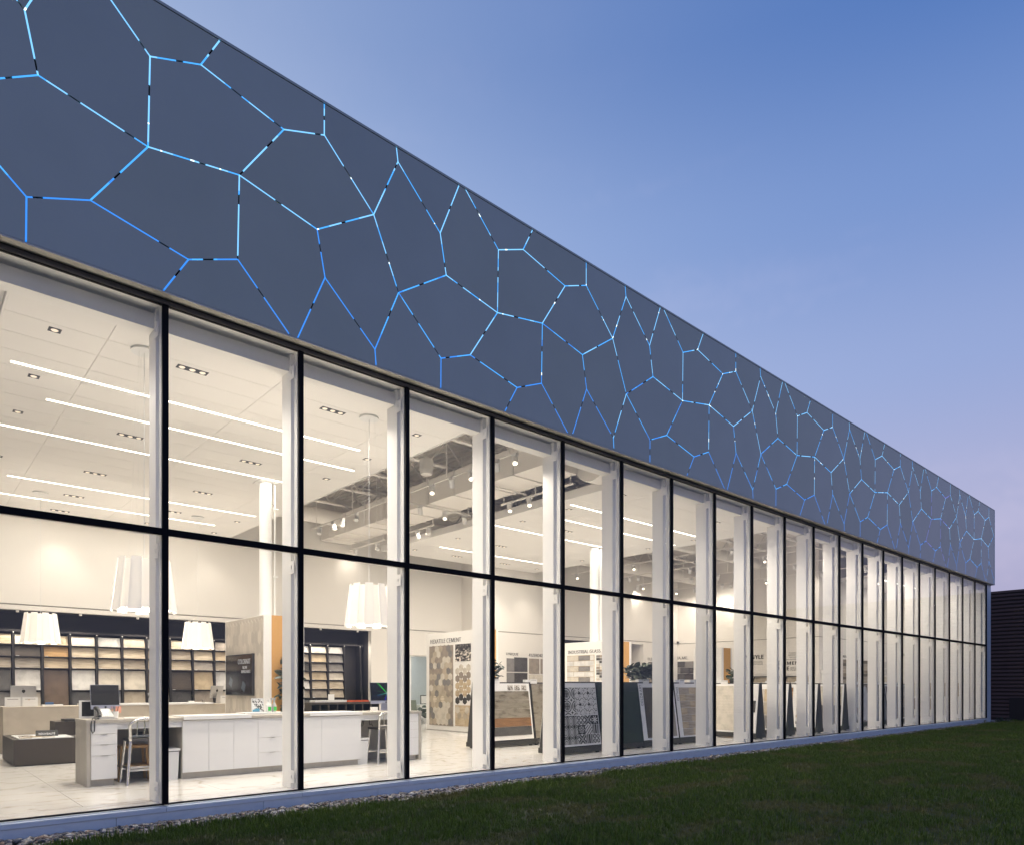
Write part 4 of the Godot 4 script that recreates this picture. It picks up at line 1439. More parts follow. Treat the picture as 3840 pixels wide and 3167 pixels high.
func back_desk() -> void:
	var o := thing("back_desk", "beige concrete coloured service desk standing before the tile rack", "desk", Vector3(1.60, 0, -8.3))
	part(o, "front_panel", b6(0, 5.6, 0, 0.915, -0.05, 0.0), M.beige_concrete)
	part(o, "side_panel", b6(0, 0.05, 0, 0.915, -0.85, -0.051), M.beige_concrete)
	part(o, "desktop", b6(-0.005, 5.605, 0.916, 0.925, -0.85, 0.004), M.beige_concrete)
	part(o, "top_slab", b6(1.35, 4.0, 0.926, 0.962, -0.60, 0.02), M.cabinet)
	var y := 0.926
	screen("desk_computer", "silver desk computer seen from behind, at the left end of the back desk", Vector3(2.0, y, -8.95), PI, 0.15, 0.44, 0.30, M.screen_off)
	screen("desk_computer", "silver desk computer seen from behind, next to the hexagon clad partition", Vector3(5.87, y, -8.95), PI + 0.5, 0.15, 0.40, 0.30, M.screen_off)
	var k := 0
	for q in [[1.78, "white notice board with small print, leftmost on the back desk"], [2.07, "white notice board with orange sign, before the rear left computer"], [5.98, "white notice board beside the rear right computer"]]:
		var f := thing("notice_board", q[1], "notice", Vector3(q[0], y, -8.55))
		part(f, "board", b6(-0.13, 0.13, 0, 0.19, -0.008, 0.0), M.plastic_white)
		part(f, "sheet", b6(-0.11, 0.11, 0.012, 0.172, 0.001, 0.003), M.paper)
		part(f, "print", b6(-0.09, 0.09, 0.145, 0.155, 0.0035, 0.0045), M.ink_soft)
		if k == 1:
			part(f, "sign", b6(-0.03, -0.01, 0.128, 0.142, 0.0035, 0.0045), M.orange)
		k += 1
	solo("leaflet_box", b6(-0.07, 0.07, 0, 0.05, -0.04, 0.04), M.blue_box, "dark blue box on the back desk beside the rear left computer", "box", Vector3(2.42, y + 0.03, -8.7))
	solo("paper_stack", b6(-0.16, 0.2, 0, 0.03, -0.1, 0.1), M.paper, "white paper stack on the back desk under the blue box", "papers", Vector3(2.45, y, -8.7))
	solo("leaflet_box", b6(-0.06, 0.06, 0, 0.07, -0.04, 0.04), M.plastic_white, "white box with blue lid edge on the right of the back desk", "box", Vector3(5.20, y, -8.6))
	var gl := Geo.new()
	gl.lathe(PackedVector2Array([Vector2(0, 0), Vector2(0.035, 0), Vector2(0.042, 0.09), Vector2(0.038, 0.09), Vector2(0.032, 0.006), Vector2(0, 0.006)]), 14)
	solo("pen_cup", gl, M.seat_steel, "small patterned metal cup on the right of the back desk", "cup", Vector3(5.46, y, -8.55))
	bottle("grey spray bottle on the back desk, behind the blank screen", Vector3(4.32, y + 0.036, -8.6), true)
	bottle("white cleaner bottle with green label on the back desk", Vector3(4.43, y + 0.036, -8.6), false)
	var p := thing("leaflet", "small leaflet with black and white tiles standing on the back desk", "leaflet", Vector3(4.62, y + 0.036, -8.62))
	var xl := Transform3D(Basis(Vector3.RIGHT, -0.12), Vector3.ZERO)
	var g := Geo.new()
	g.box(Vector3(-0.10, 0, -0.012), Vector3(0.10, 0.22, 0.0), xl)
	part(p, "board", g, M.plastic_white)
	g = Geo.new()
	g.quad(xl * Vector3(-0.095, 0.005, 0.002), xl * Vector3(0.095, 0.005, 0.002), xl * Vector3(0.095, 0.215, 0.002), xl * Vector3(-0.095, 0.215, 0.002))
	part(p, "print", g, M.leaflet_print)


func dark_boxes() -> void:
	var o := thing("display_plinth", "low dark brown display plinth with tile samples on top", "plinth", Vector3(1.475, 0, -5.53))
	part(o, "body", b6(0, 2.2, 0.02, 0.43, -1.55, 0.0), M.dark_box)
	part(o, "rim", b6(-0.002, 2.202, 0.431, 0.445, -1.552, 0.002), M.dark_box)
	part(o, "foot", b6(0.03, 2.17, 0.0, 0.0195, -1.5, -0.03), M.plastic_dark)
	solo("sample_board", b6(0, 0.78, 0, 0.012, -1.1, 0), M.plastic_white, "white board with tile samples lying on the low dark plinth", "board", Vector3(1.56, 0.446, -5.58))
	var k := 0
	for q in [[1.66, -5.72, "beige tile sample nearest the left edge of the low plinth"], [1.85, -5.9, "sand tile sample in the middle of the low plinth"], [1.98, -5.75, "pale tile sample nearest the folded black sign"], [1.72, -6.2, "grey tile sample at the back of the low plinth"]]:
		solo("tile_sample", b6(-0.08, 0.08, 0, 0.012, -0.1, 0.1), [M.s_beige, M.s_sand, M.s_cream, M.s_taupe][k], q[2], "tile", Vector3(q[0], 0.459, q[1]), "", 0.1 * k)
		k += 1
	var s := thing("tent_sign", "black folded sign with white lettering on the low dark plinth", "sign", Vector3(2.02, 0.459, -6.12), -0.12)
	var g := Geo.new()
	g.prism(PackedVector2Array([Vector2(-0.06, 0), Vector2(0.06, 0), Vector2(0, 0.10)]), -0.165, 0.165, Transform3D(Basis(Vector3(0, 0, -1), Vector3.UP, Vector3(1, 0, 0)), Vector3.ZERO))
	part(s, "board", g, M.rack_black)
	words(s, "lettering", "NOUVEAUTÉ", 0.24, 0.045, Vector3(-0.12, 0.025, 0.048), M.white_ink, Vector3(-0.54, 0, 0))
	var d := thing("display_pedestal", "square dark pedestal behind the low plinth", "pedestal", Vector3(2.18, 0, -6.35))
	part(d, "body", b6(0, 0.9, 0, 0.69, -0.6, 0.0), M.dark_box)
	part(d, "top_plate", b6(0.16, 0.9, 0.691, 0.73, -0.5, -0.06), M.plastic_dark)
	# dark cubby table behind the right half of the counter
	var t := thing("cubby_table", "dark table with open cubbies, samples and papers, behind the counter", "table", Vector3(7.35, 0, -6.9))
	part(t, "table_top", b6(0, 1.9, 0.90, 0.95, -0.7, 0.02), M.dark_box)
	part(t, "back", b6(0.02, 1.88, 0.0, 0.899, -0.68, -0.64), M.plastic_dark)
	for i in 9:
		part(t, "divider", b6(0.02 + i * 0.23, 0.045 + i * 0.23, 0.0, 0.899, -0.639, 0.0), M.dark_box)
	part(t, "cubby_shelf", b6(0.02, 1.88, 0.62, 0.64, -0.639, -0.002), M.plastic_dark)
	solo("paper_stack", b6(-0.42, 0.42, 0, 0.05, -0.15, 0.15), M.paper, "white papers and leaflets piled on the dark cubby table", "papers", Vector3(7.95, 0.951, -7.15))
	solo("card", b6(-0.09, 0.09, 0, 0.14, 0, 0.012), M.paper, "white card leaning on the papers on the cubby table", "card", Vector3(8.05, 1.002, -7.2), "", 0.2)
	solo("colour_fan", b6(-0.30, 0.30, 0, 0.04, -0.05, 0.05), M.red, "bright orange folder lying on the cubby table", "folder", Vector3(8.72, 0.951, -7.1))


func rack_front(y: float) -> float:
	# the front of the rack comes forward towards the floor
	return 0.16 * (2.7 - y) / 2.7


func tile_rack() -> void:
	var o := thing("tile_rack", "tall black sample rack full of stone and wood tiles in the dark niche", "rack", Vector3(0, 0, -11.95))
	var P := 0.587
	var X0 := 2.144
	part(o, "back_board", b6(-2.9, 11.65, 0.0, 2.66, -0.30, -0.26), M.rack_black)
	part(o, "top_rail", b6(-2.9, 11.65, 2.665, 2.72, -0.30, -0.02), M.rack_black)
	for k in range(-3, 17):
		var x := X0 + P * k
		if x > 11.62:
			continue
		var g := Geo.new()
		g.prism(PackedVector2Array([Vector2(-0.26, 0), Vector2(0.16, 0), Vector2(0.0, 2.70), Vector2(-0.26, 2.70)]), -0.025, 0.025, Transform3D(Basis(Vector3(0, 0, 1), Vector3.UP, Vector3(-1, 0, 0)), Vector3(x, 0, 0)))
		part(o, "upright", g, M.rack_black)
		part(o, "number_tag", b6(x - 0.012, x + 0.012, 2.64, 2.665, 0.006, 0.009), M.paper)
	var left_rows := [[2.37, 2.62], [2.08, 2.345], [1.795, 2.055], [1.245, 1.765], [0.70, 1.215]]
	var right_rows := [[2.405, 2.62], [2.115, 2.37], [1.83, 2.085], [1.55, 1.80], [1.265, 1.52], [0.985, 1.235], [0.68, 0.955]]
	var code := {"W": "s_white", "C": "s_cream", "B": "s_beige", "S": "s_sand", "T": "s_taupe", "G": "s_grey", "D": "s_dark", "H": "s_char", "b": "s_brown", "p": "w_pale", "s": "w_sand", "o": "w_oak", "g": "w_grey", "k": "w_dark", "a": "w_ash"}
	# one word per column, one letter per shelf from the top; X marks a tall tile that takes the two lowest shelves
	var cols := ["CkgX", "sksHG", "skaHG", "CkgWC", "Sosbb", "CppWH", "WppCG", "BpaCB", "Wapb.", "papkH", "spTSX", "TsaWC", "SagbT", "WBCpSTH", "CBCpWTH", "WTDpWTH", "CSaSpTD", "WGGCpBD"]
	for i in cols.size():
		var k := i - 3
		var x0 := X0 + P * k + 0.030
		var x1 := x0 + P - 0.060
		if x1 > 11.6:
			continue
		var word: String = cols[i]
		var rows: Array = right_rows if word.length() == 7 else left_rows
		for r in rows.size():
			if r >= word.length() or word[r] == ".":
				continue
			var y0: float = rows[r][0]
			var y1: float = rows[r][1]
			var key := word[r]
			if key == "X" or (r == 3 and (i == 4 or i == 8)):
				y0 = 0.70
				key = "T" if key == "X" else key
			elif r == 4 and (i == 4 or i == 8):
				continue
			if key == "X":
				key = "T"
			var zb: float = rack_front(y0) - 0.035
			var zt: float = rack_front(y1) - 0.10
			part(o, "shelf", b6(x0, x1, y0 - 0.028, y0 - 0.004, -0.255, rack_front(y0) - 0.004), M.rack_black)
			var lean := atan2(zb - zt, y1 - y0)
			var g := Geo.new()
			var xf := Transform3D(Basis(Vector3.RIGHT, -lean), Vector3(0, y0, zb))
			g.box(Vector3(x0 + 0.008, 0, -0.012), Vector3(x1 - 0.008, (y1 - y0) * 0.99, 0.0), xf)
			part(o, "tile", g, M[code[key]])
			part(o, "clip", b6(x0 + 0.02, x0 + 0.09, y0 - 0.001, y0 + 0.010, zb + 0.001, zb + 0.014), M.paper)


func partitions() -> void:
	partition("hexagon clad partition with television, white edge and orange end", 5.50, 6.33, -7.22, -5.03, 2.765)
	partition("white partition with hexagon tile display and orange end", 12.35, 12.85, -9.30, -6.45, 2.96)
	partition("white partition with brick pattern glass tiles and orange end", 15.50, 16.55, -6.95, -4.62, 2.675)
	partition("white partition with orange end in the far part of the hall", 22.25, 22.95, -6.2, -5.03, 2.74)
	var cl := thing("steel_column", "round white steel column rising behind the hexagon clad partition", "column", Vector3(5.73, 0, -5.55))
	var g := Geo.new()
	g.tube(PackedVector3Array([Vector3(0, 2.766, 0), Vector3(0, CEIL - 0.001, 0)]), 0.122, 24)
	part(cl, "shaft", g, M.white_steel)
	part(cl, "collar", b6(-0.19, 0.19, CEIL - 0.02, CEIL - 0.002, -0.19, 0.19), M.white_steel)
	g = Geo.new()
	g.tube(PackedVector3Array([Vector3(0.17, 2.766, 0.06), Vector3(0.17, CEIL - 0.021, 0.06)]), 0.017, 8)
	part(cl, "conduit", g, M.white_steel)
	for y in [3.6, 5.0]:
		part(cl, "conduit_clip", b6(0.125, 0.235, y, y + 0.03, 0.045, 0.085), M.white_steel)
	var c2 := thing("steel_column", "white steel column with boxed riser behind the glass tile partition", "column", Vector3(15.92, 0, -5.53))
	g = Geo.new()
	g.tube(PackedVector3Array([Vector3(0, 2.676, 0), Vector3(0, CEIL - 0.001, 0)]), 0.135, 24)
	part(c2, "shaft", g, M.white_steel)
	part(c2, "riser", b6(0.14, 0.34, 2.676, CEIL - 0.002, -0.1, 0.1), M.white_steel)
	# --- hexagon cladding and television on the first partition
	var p: Node3D = get_node("partition")
	var hexm := []
	var fp := PackedVector2Array()
	for v in hexagon(0.098):
		fp.append(Vector2(v.x, v.y * 1.55))
	var hg := Geo.new()
	hg.prism(fp, 0.0, 0.008)
	var hex_mesh := hg.mesh()
	part(p, "cladding_board", b6(-0.004, -0.0005, 0.05, 2.755, 0.03, 2.14), M.hex_1)
	var face := Basis(Vector3(0, 0, 1), Vector3.UP, Vector3(-1, 0, 0))
	var r := RandomNumberGenerator.new()
	r.seed = 4
	for j in 11:
		for i in 12:
			var hz := 0.13 + i * 0.1735 + (0.0868 if j % 2 else 0.0)
			var hy := 0.26 + j * 0.2295
			if hz > 2.05 or hy > 2.62:
				continue
			var h := put(p, "hex_tile", hex_mesh, M["hex_%d" % (r.randi() % 4)])
			h.transform = Transform3D(face, Vector3(-0.004, hy, hz))
	part(p, "edge_trim", b6(-0.012, -0.0005, 0.0, 2.765, 2.145, 2.19), M.white_paint)
	television()
	# --- hexagon tile display
	p = get_node("partition_001")
	words(p, "lettering", "HEXATILE CEMENT", 1.54, 0.125, Vector3(-0.001, 2.648, 0.22), M.ink, Vector3(0, -PI / 2, 0))
	part(p, "tile_board", b6(-0.024, -0.0005, 0.155, 2.566, 0.19, 1.39), M.s_taupe)
	fp = hexagon(0.1125)
	hg = Geo.new()
	hg.prism(fp, 0.0, 0.006)
	hex_mesh = hg.mesh()
	var pats := []
	for k in 2:
		var im := picture(48, 48)
		for y in 48:
			for x in 48:
				var on := (x / 4) % 2 == 0 if k == 0 else ((x / 5) % 2 == 0 or (y / 5) % 2 == 0)
				im.set_pixel(x, y, Color(0.86, 0.80, 0.70) if on else Color(0.42, 0.36, 0.30))
		var pm := printed("hex_pattern_%d" % k, im)
		pm.uv1_triplanar = true
		pm.uv1_scale = Vector3(4.4, 4.4, 4.4)
		pats.append(pm)
	r.seed = 12
	for j in 14:
		for i in 6:
			var hz := 0.30 + i * 0.195 + (0.0975 if j % 2 else 0.0)
			var hy := 0.275 + j * 0.169
			if hz > 1.30:
				continue
			var q := r.randf()
			var m: Material = M.s_beige
			if q < 0.17:
				m = M.s_cream
			elif q < 0.33:
				m = M.s_grey
			elif q < 0.42:
				m = pats[r.randi() % 2]
			elif q < 0.7:
				m = M.s_taupe
			var h := put(p, "hex_tile", hex_mesh, m)
			h.transform = Transform3D(face, Vector3(-0.0245, hy, hz))
	var im := picture(80, 70)
	r.seed = 33
	im.fill(Color(0.18, 0.16, 0.15))
	for k in 160:
		var cx := r.randi_range(0, 79)
		var cy := r.randi_range(0, 69)
		var v := r.randf_range(0.15, 0.85) * (1.2 if cy > 20 else 0.6)
		for y in range(maxi(cy - 3, 0), mini(cy + 4, 70)):
			for x in range(maxi(cx - 4, 0), mini(cx + 5, 80)):
				if absi(x - cx) + absi(y - cy) < 6:
					im.set_pixel(x, y, Color(v, v * 0.96, v * 0.9))
	part(p, "photo_board", b6(-0.014, -0.0005, 2.07, 2.574, 1.50, 2.25), M.plastic_white)
	var g2 := Geo.new()
	g2.quad(Vector3(-0.0155, 2.07, 1.50), Vector3(-0.0155, 2.07, 2.25), Vector3(-0.0155, 2.574, 2.25), Vector3(-0.0155, 2.574, 1.50))
	part(p, "photo", g2, printed("floor_photo", im))
	var rows := [M.s_cream, M.s_taupe, M.s_sand, M.w_sand, M.s_char]
	for k in 5:
		for i in 4:
			var h := put(p, "sample_hexagon", hex_mesh, rows[k])
			h.transform = Transform3D(face * Basis.from_scale(Vector3(0.97, 0.97, 2.0)), Vector3(-0.0005, 1.83 - k * 0.215 - (0.10 if i % 2 == 0 else 0.0) + 0.05, 1.60 + i * 0.175))
	part(p, "tile_board", b6(-0.018, -0.0005, 0.174, 0.788, 1.50, 2.23), M.w_sand)
	for k in 6:
		var h := put(p, "sample_hexagon", hex_mesh, [M.s_sand, M.s_beige, M.s_cream][k % 3])
		h.transform = Transform3D(face, Vector3(-0.0185, 0.31 + (k % 3) * 0.17, 1.62 + (k / 3) * 0.36 + (0.09 if k % 2 else 0.0)))
	part(p, "skirting", b6(-0.02, -0.0005, 0.0, 0.02, 0.0, 2.85), M.joint)
	# --- glass bricks
	p = get_node("partition_002")
	words(p, "lettering", "INDUSTRIAL GLASS", 1.32, 0.10, Vector3(-0.004, 2.335, 0.715), M.ink, Vector3(0, -PI / 2, 0))
	part(p, "tile_board", b6(-0.012, -0.0005, 1.45, 2.28, 0.69, 1.80), M.w_sand)
	var gl := [M.s_white, M.s_taupe, M.s_cream, M.s_grey]
	r.seed = 8
	for j in 5:
		var z := 0.70 - (0.2 if j % 2 else 0.0)
		while z < 1.79:
			var za := maxf(z + 0.008, 0.70)
			var zb := minf(z + 0.46, 1.79)
			if zb - za > 0.03:
				part(p, "glass_brick", b6(-0.024, -0.0125, 2.27 - (j + 1) * 0.163 + 0.012, 2.27 - j * 0.163 - 0.006, za, zb), gl[(j * 2 + int(z * 3)) % 4 if j % 2 == 0 else (0 if int(z * 4) % 2 else 1)])
			z += 0.47
	for j in 9:
		for i in 3:
			part(p, "small_brick", b6(-0.014, -0.0005, 2.19 - j * 0.085, 2.262 - j * 0.085, 1.88 + i * 0.125, 1.996 + i * 0.125), [M.s_grey, M.s_white, M.s_taupe, M.s_char, M.s_cream][(i * 2 + j * 3) % 5])


func partition(label: String, x0: float, x1: float, z0: float, z1: float, h: float) -> void:
	var o := thing("partition", label, "partition", Vector3(x0, 0, z0), 0.0)
	var D := z1 - z0
	part(o, "wall_body", b6(0, x1 - x0, 0, h, 0, D - 0.03), M.white_paint)
	part(o, "end_panel", b6(0.14, x1 - x0 - 0.07, 0, h - 0.0005, D - 0.0295, D - 0.012), M.orange)
	part(o, "end_trim", b6(0, 0.139, 0, h, D - 0.0295, D), M.white_paint)
	part(o, "end_trim", b6(x1 - x0 - 0.069, x1 - x0, 0, h, D - 0.0295, D), M.white_paint)


func television() -> void:
	var t := thing("television", "wall television with dark advertisement on the hexagon clad partition", "television", Vector3(5.50, 1.145, -7.03), -PI / 2)
	# local x runs towards the glass, local z out of the wall
	part(t, "housing", b6(0, 1.52, 0, 0.865, 0.014, 0.06), M.plastic_dark)
	part(t, "wall_mount", b6(0.5, 1.0, 0.25, 0.6, 0.0, 0.0135), M.plastic_dark)
	var im := picture(152, 86)
	var r := RandomNumberGenerator.new()
	r.seed = 6
	im.fill(Color(0.035, 0.035, 0.04))
	for k in 26:
		var cx := r.randi_range(0, 150)
		var cy := r.randi_range(0, 84)
		var v := r.randf_range(0.04, 0.14)
		var w := r.randi_range(12, 40)
		var h := r.randi_range(4, 10)
		for y in h:
			for x in w:
				var px := cx + x
				var py := cy + y + x / 3
				if px < 152 and py < 86:
					im.set_pixel(px, py, Color(v, v, v * 1.1))
	for q in [[30, 58], [104, 68]]:
		for y in range(-13, 14):
			for x in range(-13, 14):
				if absi(x * 2 + y) < 22 and absi(y * 2 - x) < 22 and q[1] + y < 86:
					var v := 0.28 + 0.2 * r.randf()
					im.set_pixel(q[0] + x, q[1] + y, Color(v * 0.85, v * 0.95, v))
	var m := mat("screen_advert", Color.BLACK, 0.12)
	m.emission_enabled = true
	m.emission = Color.WHITE
	m.emission_operator = BaseMaterial3D.EMISSION_OP_MULTIPLY
	m.emission_texture = ImageTexture.create_from_image(im)
	m.emission_energy_multiplier = 0.7
	var g := Geo.new()
	g.quad(Vector3(0.015, 0.02, 0.0615), Vector3(1.505, 0.02, 0.0615), Vector3(1.505, 0.85, 0.0615), Vector3(0.015, 0.85, 0.0615))
	part(t, "screen_picture", g, m)
	var wl := glow("screen_letter_light", lin(0.08, 0.085, 0.09), 0.6)
	words(t, "screen_lettering", "COLORART", 0.68, 0.10, Vector3(0.74, 0.66, 0.0616), wl)
	words(t, "screen_lettering", "NOW", 0.24, 0.06, Vector3(1.0, 0.555, 0.0616), wl)
	words(t, "screen_lettering", "AVAILABLE", 0.5, 0.06, Vector3(0.92, 0.47, 0.0616), wl)


func foliage(n: int, size: Vector3, leaf: float, seed_: int) -> Geo:
	# oval leaves, each folded along its middle, through an egg-shaped volume above the origin
	var g := Geo.new()
	var r := RandomNumberGenerator.new()
	r.seed = seed_
	for k in n:
		var d := Vector3(r.randf_range(-1, 1), r.randf_range(-1, 1), r.randf_range(-1, 1))
		if d.length() > 1.0:
			d = d.normalized()
		d = d * (0.55 + 0.45 * r.randf())
		var p := Vector3(d.x * size.x, (d.y * 0.5 + 0.5) * size.y, d.z * size.z)
		var b := Basis.from_euler(Vector3(r.randf_range(-0.9, 0.5), r.randf() * TAU, r.randf_range(-0.6, 0.6)))
		var L := leaf * r.randf_range(0.7, 1.25)
		var w := L * 0.38
		var up := 0.12 * L
		var o := [Vector3.ZERO, Vector3(0, 0, L), Vector3(-w, up, L * 0.3), Vector3(-w * 0.8, up, L * 0.7), Vector3(w, up, L * 0.3), Vector3(w * 0.8, up, L * 0.7)]
		for i in 6:
			o[i] = p + b * o[i]
		g.tri(o[0], o[3], o[2])
		g.tri(o[0], o[1], o[3])
		g.tri(o[0], o[4], o[5])
		g.tri(o[0], o[5], o[1])
	return g


func plants() -> void:
	var o := thing("climbing_plant", "tall dark leafy plant before the orange end of the hexagon partition", "plant", Vector3(5.93, 0, -4.8))
	part(o, "foliage", foliage(260, Vector3(0.22, 1.5, 0.16), 0.15, 3), M.leaf).position.y = 0.6
	var g := Geo.new()
	g.tube(PackedVector3Array([Vector3(0, 0.3, 0), Vector3(0.03, 1.0, 0), Vector3(-0.02, 2.0, 0)]), 0.02, 6)
	part(o, "stem", g, M.leaf)
	g = Geo.new()
	g.lathe(PackedVector2Array([Vector2(0, 0), Vector2(0.15, 0), Vector2(0.2, 0.4), Vector2(0.17, 0.4), Vector2(0, 0.35)]), 20)
	part(o, "pot", g, M.pot)
	for q in [["dark leafy plant on the rear display stand, between two tile boards", 10.0, -3.25, 0.20, 0.50, 0.12, 60, 5], ["bushy variegated plant on the green display stand", 12.55, -1.15, 0.40, 0.36, 0.17, 190, 6], ["small dark plant on a display stand in the far part", 18.85, -2.6, 0.2, 0.42, 0.12, 70, 7]]:
		var p := thing("potted_plant", q[0], "plant", Vector3(q[1], 1.445, q[2]))
		part(p, "foliage", foliage(q[6], Vector3(q[3], q[4], q[3]), q[5], q[7]), M.leaf)
		if q[7] == 6:
			part(p, "pale_leaves", foliage(70, Vector3(q[3] * 0.95, q[4], q[3]), q[5] * 0.9, 16), M.leaf_pale)
			var fl := Geo.new()
			for k in 5:
				fl.tri(Vector3(0.40, 0.13, 0.1), Vector3(0.40 + 0.06 * cos(TAU * k / 5), 0.13 + 0.06 * sin(TAU * k / 5), 0.12), Vector3(0.40 + 0.06 * cos(TAU * (k + 0.7) / 5), 0.13 + 0.06 * sin(TAU * (k + 0.7) / 5), 0.12))
			part(p, "blossom", fl, M.paper)
		var pg := Geo.new()
		pg.lathe(PackedVector2Array([Vector2(0, 0), Vector2(0.07, 0), Vector2(0.09, 0.10), Vector2(0.075, 0.10), Vector2(0, 0.08)]), 16)
		part(p, "pot", pg, M.plastic_dark)


# ---------------------------------------------------------------- display stands and lettered walls

func pattern(kind: int, x: float, y: float) -> float:
	# grey of a printed cement tile at x, y in repeats
	var fx := x - floorf(x) - 0.5
	var fy := y - floorf(y) - 0.5
	var d := Vector2(fx, fy).length()
	var qx := absf(fx)
	var qy := absf(fy)
	match kind:
		0:
			# rings with a cross inside, stars in the gaps
			if d > 0.40 and d < 0.475:
				return 0.10
			if d <= 0.33:
				return 0.18 if (minf(qx, qy) < 0.03 and d < 0.2) or absf(d - 0.22) < 0.02 and minf(qx, qy) < 0.09 else 0.42
			var c := Vector2(0.5 - qx, 0.5 - qy)
			if sqrt(c.x) + sqrt(c.y) < 0.46:
				return 0.14
			return 0.72
		1:
			# lattice of curled leaves
			var s := sin(x * TAU) * sin(y * TAU) + 0.55 * cos(x * TAU * 2.0) * cos(y * TAU * 2.0)
			var w := sin(x * TAU * 3.0 + sin(y * TAU * 2.0) * 1.6) * cos(y * TAU * 3.0 + sin(x * TAU * 2.0) * 1.6)
			if d < 0.13 and minf(qx, qy) < 0.045:
				return 0.08
			if d < 0.10:
				return 0.2
			if absf(s) < 0.22 and w > -0.3:
				return 0.22
			return 0.38 if w > 0.72 else 0.74
		2:
			# small ovals in rows
			var e := Vector2(fx * 1.05, fy).length()
			if e > 0.41 and e < 0.47:
				return 0.16
			if absf(e - 0.25) < 0.03:
				return 0.35
			return 0.60 if e < 0.41 else (0.10 if qx + qy > 0.80 else 0.45)
		3:
			var v := Vector2(qx - 0.25, qy - 0.25).length()
			return 0.08 if absf(v - 0.19) < 0.05 else (0.55 if v < 0.13 and absf(qx - 0.25) + absf(qy - 0.25) < 0.13 else 0.78)
		4:
			return 0.08 if absf(qx - qy) > 0.12 and absf(qx - qy) < 0.3 else (0.75 if absf(qx - qy) >= 0.3 else 0.5)
		5:
			return 0.72 if absf(fmod(atan2(fy, fx) + TAU, PI / 4) - PI / 8) < 0.16 * (0.5 - d) * 6.0 or d < 0.07 else 0.07
		6:
			var r := 0.32 + 0.06 * cos(atan2(fy, fx) * 8.0)
			return 0.75 if absf(d - r) < 0.035 or d < 0.07 else (0.10 if d > r else (0.6 if absf(d - 0.18) < 0.03 else 0.16))
		7:
			return 0.09 if fmod(floorf(fx * 8.0) + floorf(fy * 8.0) + 32.0, 3.0) < 1.0 else 0.72
		8:
			return 0.10 if fmod(absf(fx) * 9.0, 2.0) < 1.0 else 0.62
	return 0.5


func cement(key: String, kind: int, nx: float, ny: float, size: int) -> StandardMaterial3D:
	var im := picture(size, size)
	for y in size:
		for x in size:
			var v := pattern(kind, (x + 0.5) / size * nx, (y + 0.5) / size * ny)
			im.set_pixel(x, y, lin(v * v * 1.08, v * v * 1.05, v * v * 0.99))
	return printed(key, im, 0.5)


const BOARD_H := 1.312


func stand(label: String, x: float, z: float, turn: float, L: float, board: Material, cards: Array) -> MeshInstance3D:
	# an A-shaped stand; returns the board of its front face, on which tiles are laid in x (along), y (up the slope)
	var o := thing("display_stand", label, "display stand", Vector3(x, 0, z), turn, "A-shaped tile display stands")
	part(o, "base", b6(0.004, L - 0.004, 0.03, 0.13, -0.50, 0.0), M.dark_unit)
	for q in [0.06, L - 0.12]:
		for w in [-0.44, -0.10]:
			part(o, "foot", b6(q, q + 0.06, 0.0, 0.0295, w, w + 0.05), M.plastic_dark)
	var g := Geo.new()
	g.prism(PackedVector2Array([Vector2(-0.47, 0.131), Vector2(-0.03, 0.131), Vector2(-0.21, 1.43), Vector2(-0.29, 1.43)]), 0.006, L - 0.006, Transform3D(Basis(Vector3(0, 0, 1), Vector3.UP, Vector3(-1, 0, 0)), Vector3(L, 0, 0)))
	part(o, "body", g, M.dark_unit)
	var lean := atan2(0.18, 1.299)
	var front := part(o, "display_board", b6(0.03, L - 0.03, 0.025, BOARD_H - 0.03, 0.0, 0.012), board)
	front.transform = Transform3D(Basis(Vector3.RIGHT, -lean), Vector3(0, 0.131, -0.03))
	var back := part(o, "rear_board", b6(-L + 0.03, -0.03, 0.025, BOARD_H - 0.03, 0.0, 0.03), M.white_paint)
	back.transform = Transform3D(Basis(Vector3.UP, PI) * Basis(Vector3.RIGHT, -lean), Vector3(0, 0.131, -0.47))
	for c in cards:
		var k := part(o, "price_card", b6(c - 0.1, c + 0.1, 1.40, 1.50, -0.205, -0.19), M.paper)
		part(k, "print", b6(c - 0.08, c + 0.08, 1.475, 1.485, -0.1895, -0.189), M.ink_soft)
		part(o, "card_box", b6(c - 0.25, c - 0.02, 1.4305, 1.49, -0.29, -0.21), M.plastic_white)
	return front


func sheet(p: Node, x0: float, x1: float, y0: float, y1: float, m: Material, called := "tile", z := 0.0125, d := 0.008) -> MeshInstance3D:
	var g := Geo.new()
	g.box(Vector3(x0, y0, z), Vector3(x1, y1, z + d))
	return part(p, called, g, m)


func interior_photo(key: String, seed_: int) -> StandardMaterial3D:
	var im := picture(48, 36)
	var r := RandomNumberGenerator.new()
	r.seed = seed_
	im.fill(Color(0.80, 0.78, 0.74))
	for k in 22:
		var cx := r.randi_range(0, 40)
		var cy := r.randi_range(8, 32)
		var v := r.randf_range(0.08, 0.6)
		for y in r.randi_range(2, 8):
			for x in r.randi_range(3, 9):
				if cx + x < 48 and cy + y < 36:
					im.set_pixel(cx + x, cy + y, Color(v, v * 0.92, v * 0.8))
	return printed(key, im)


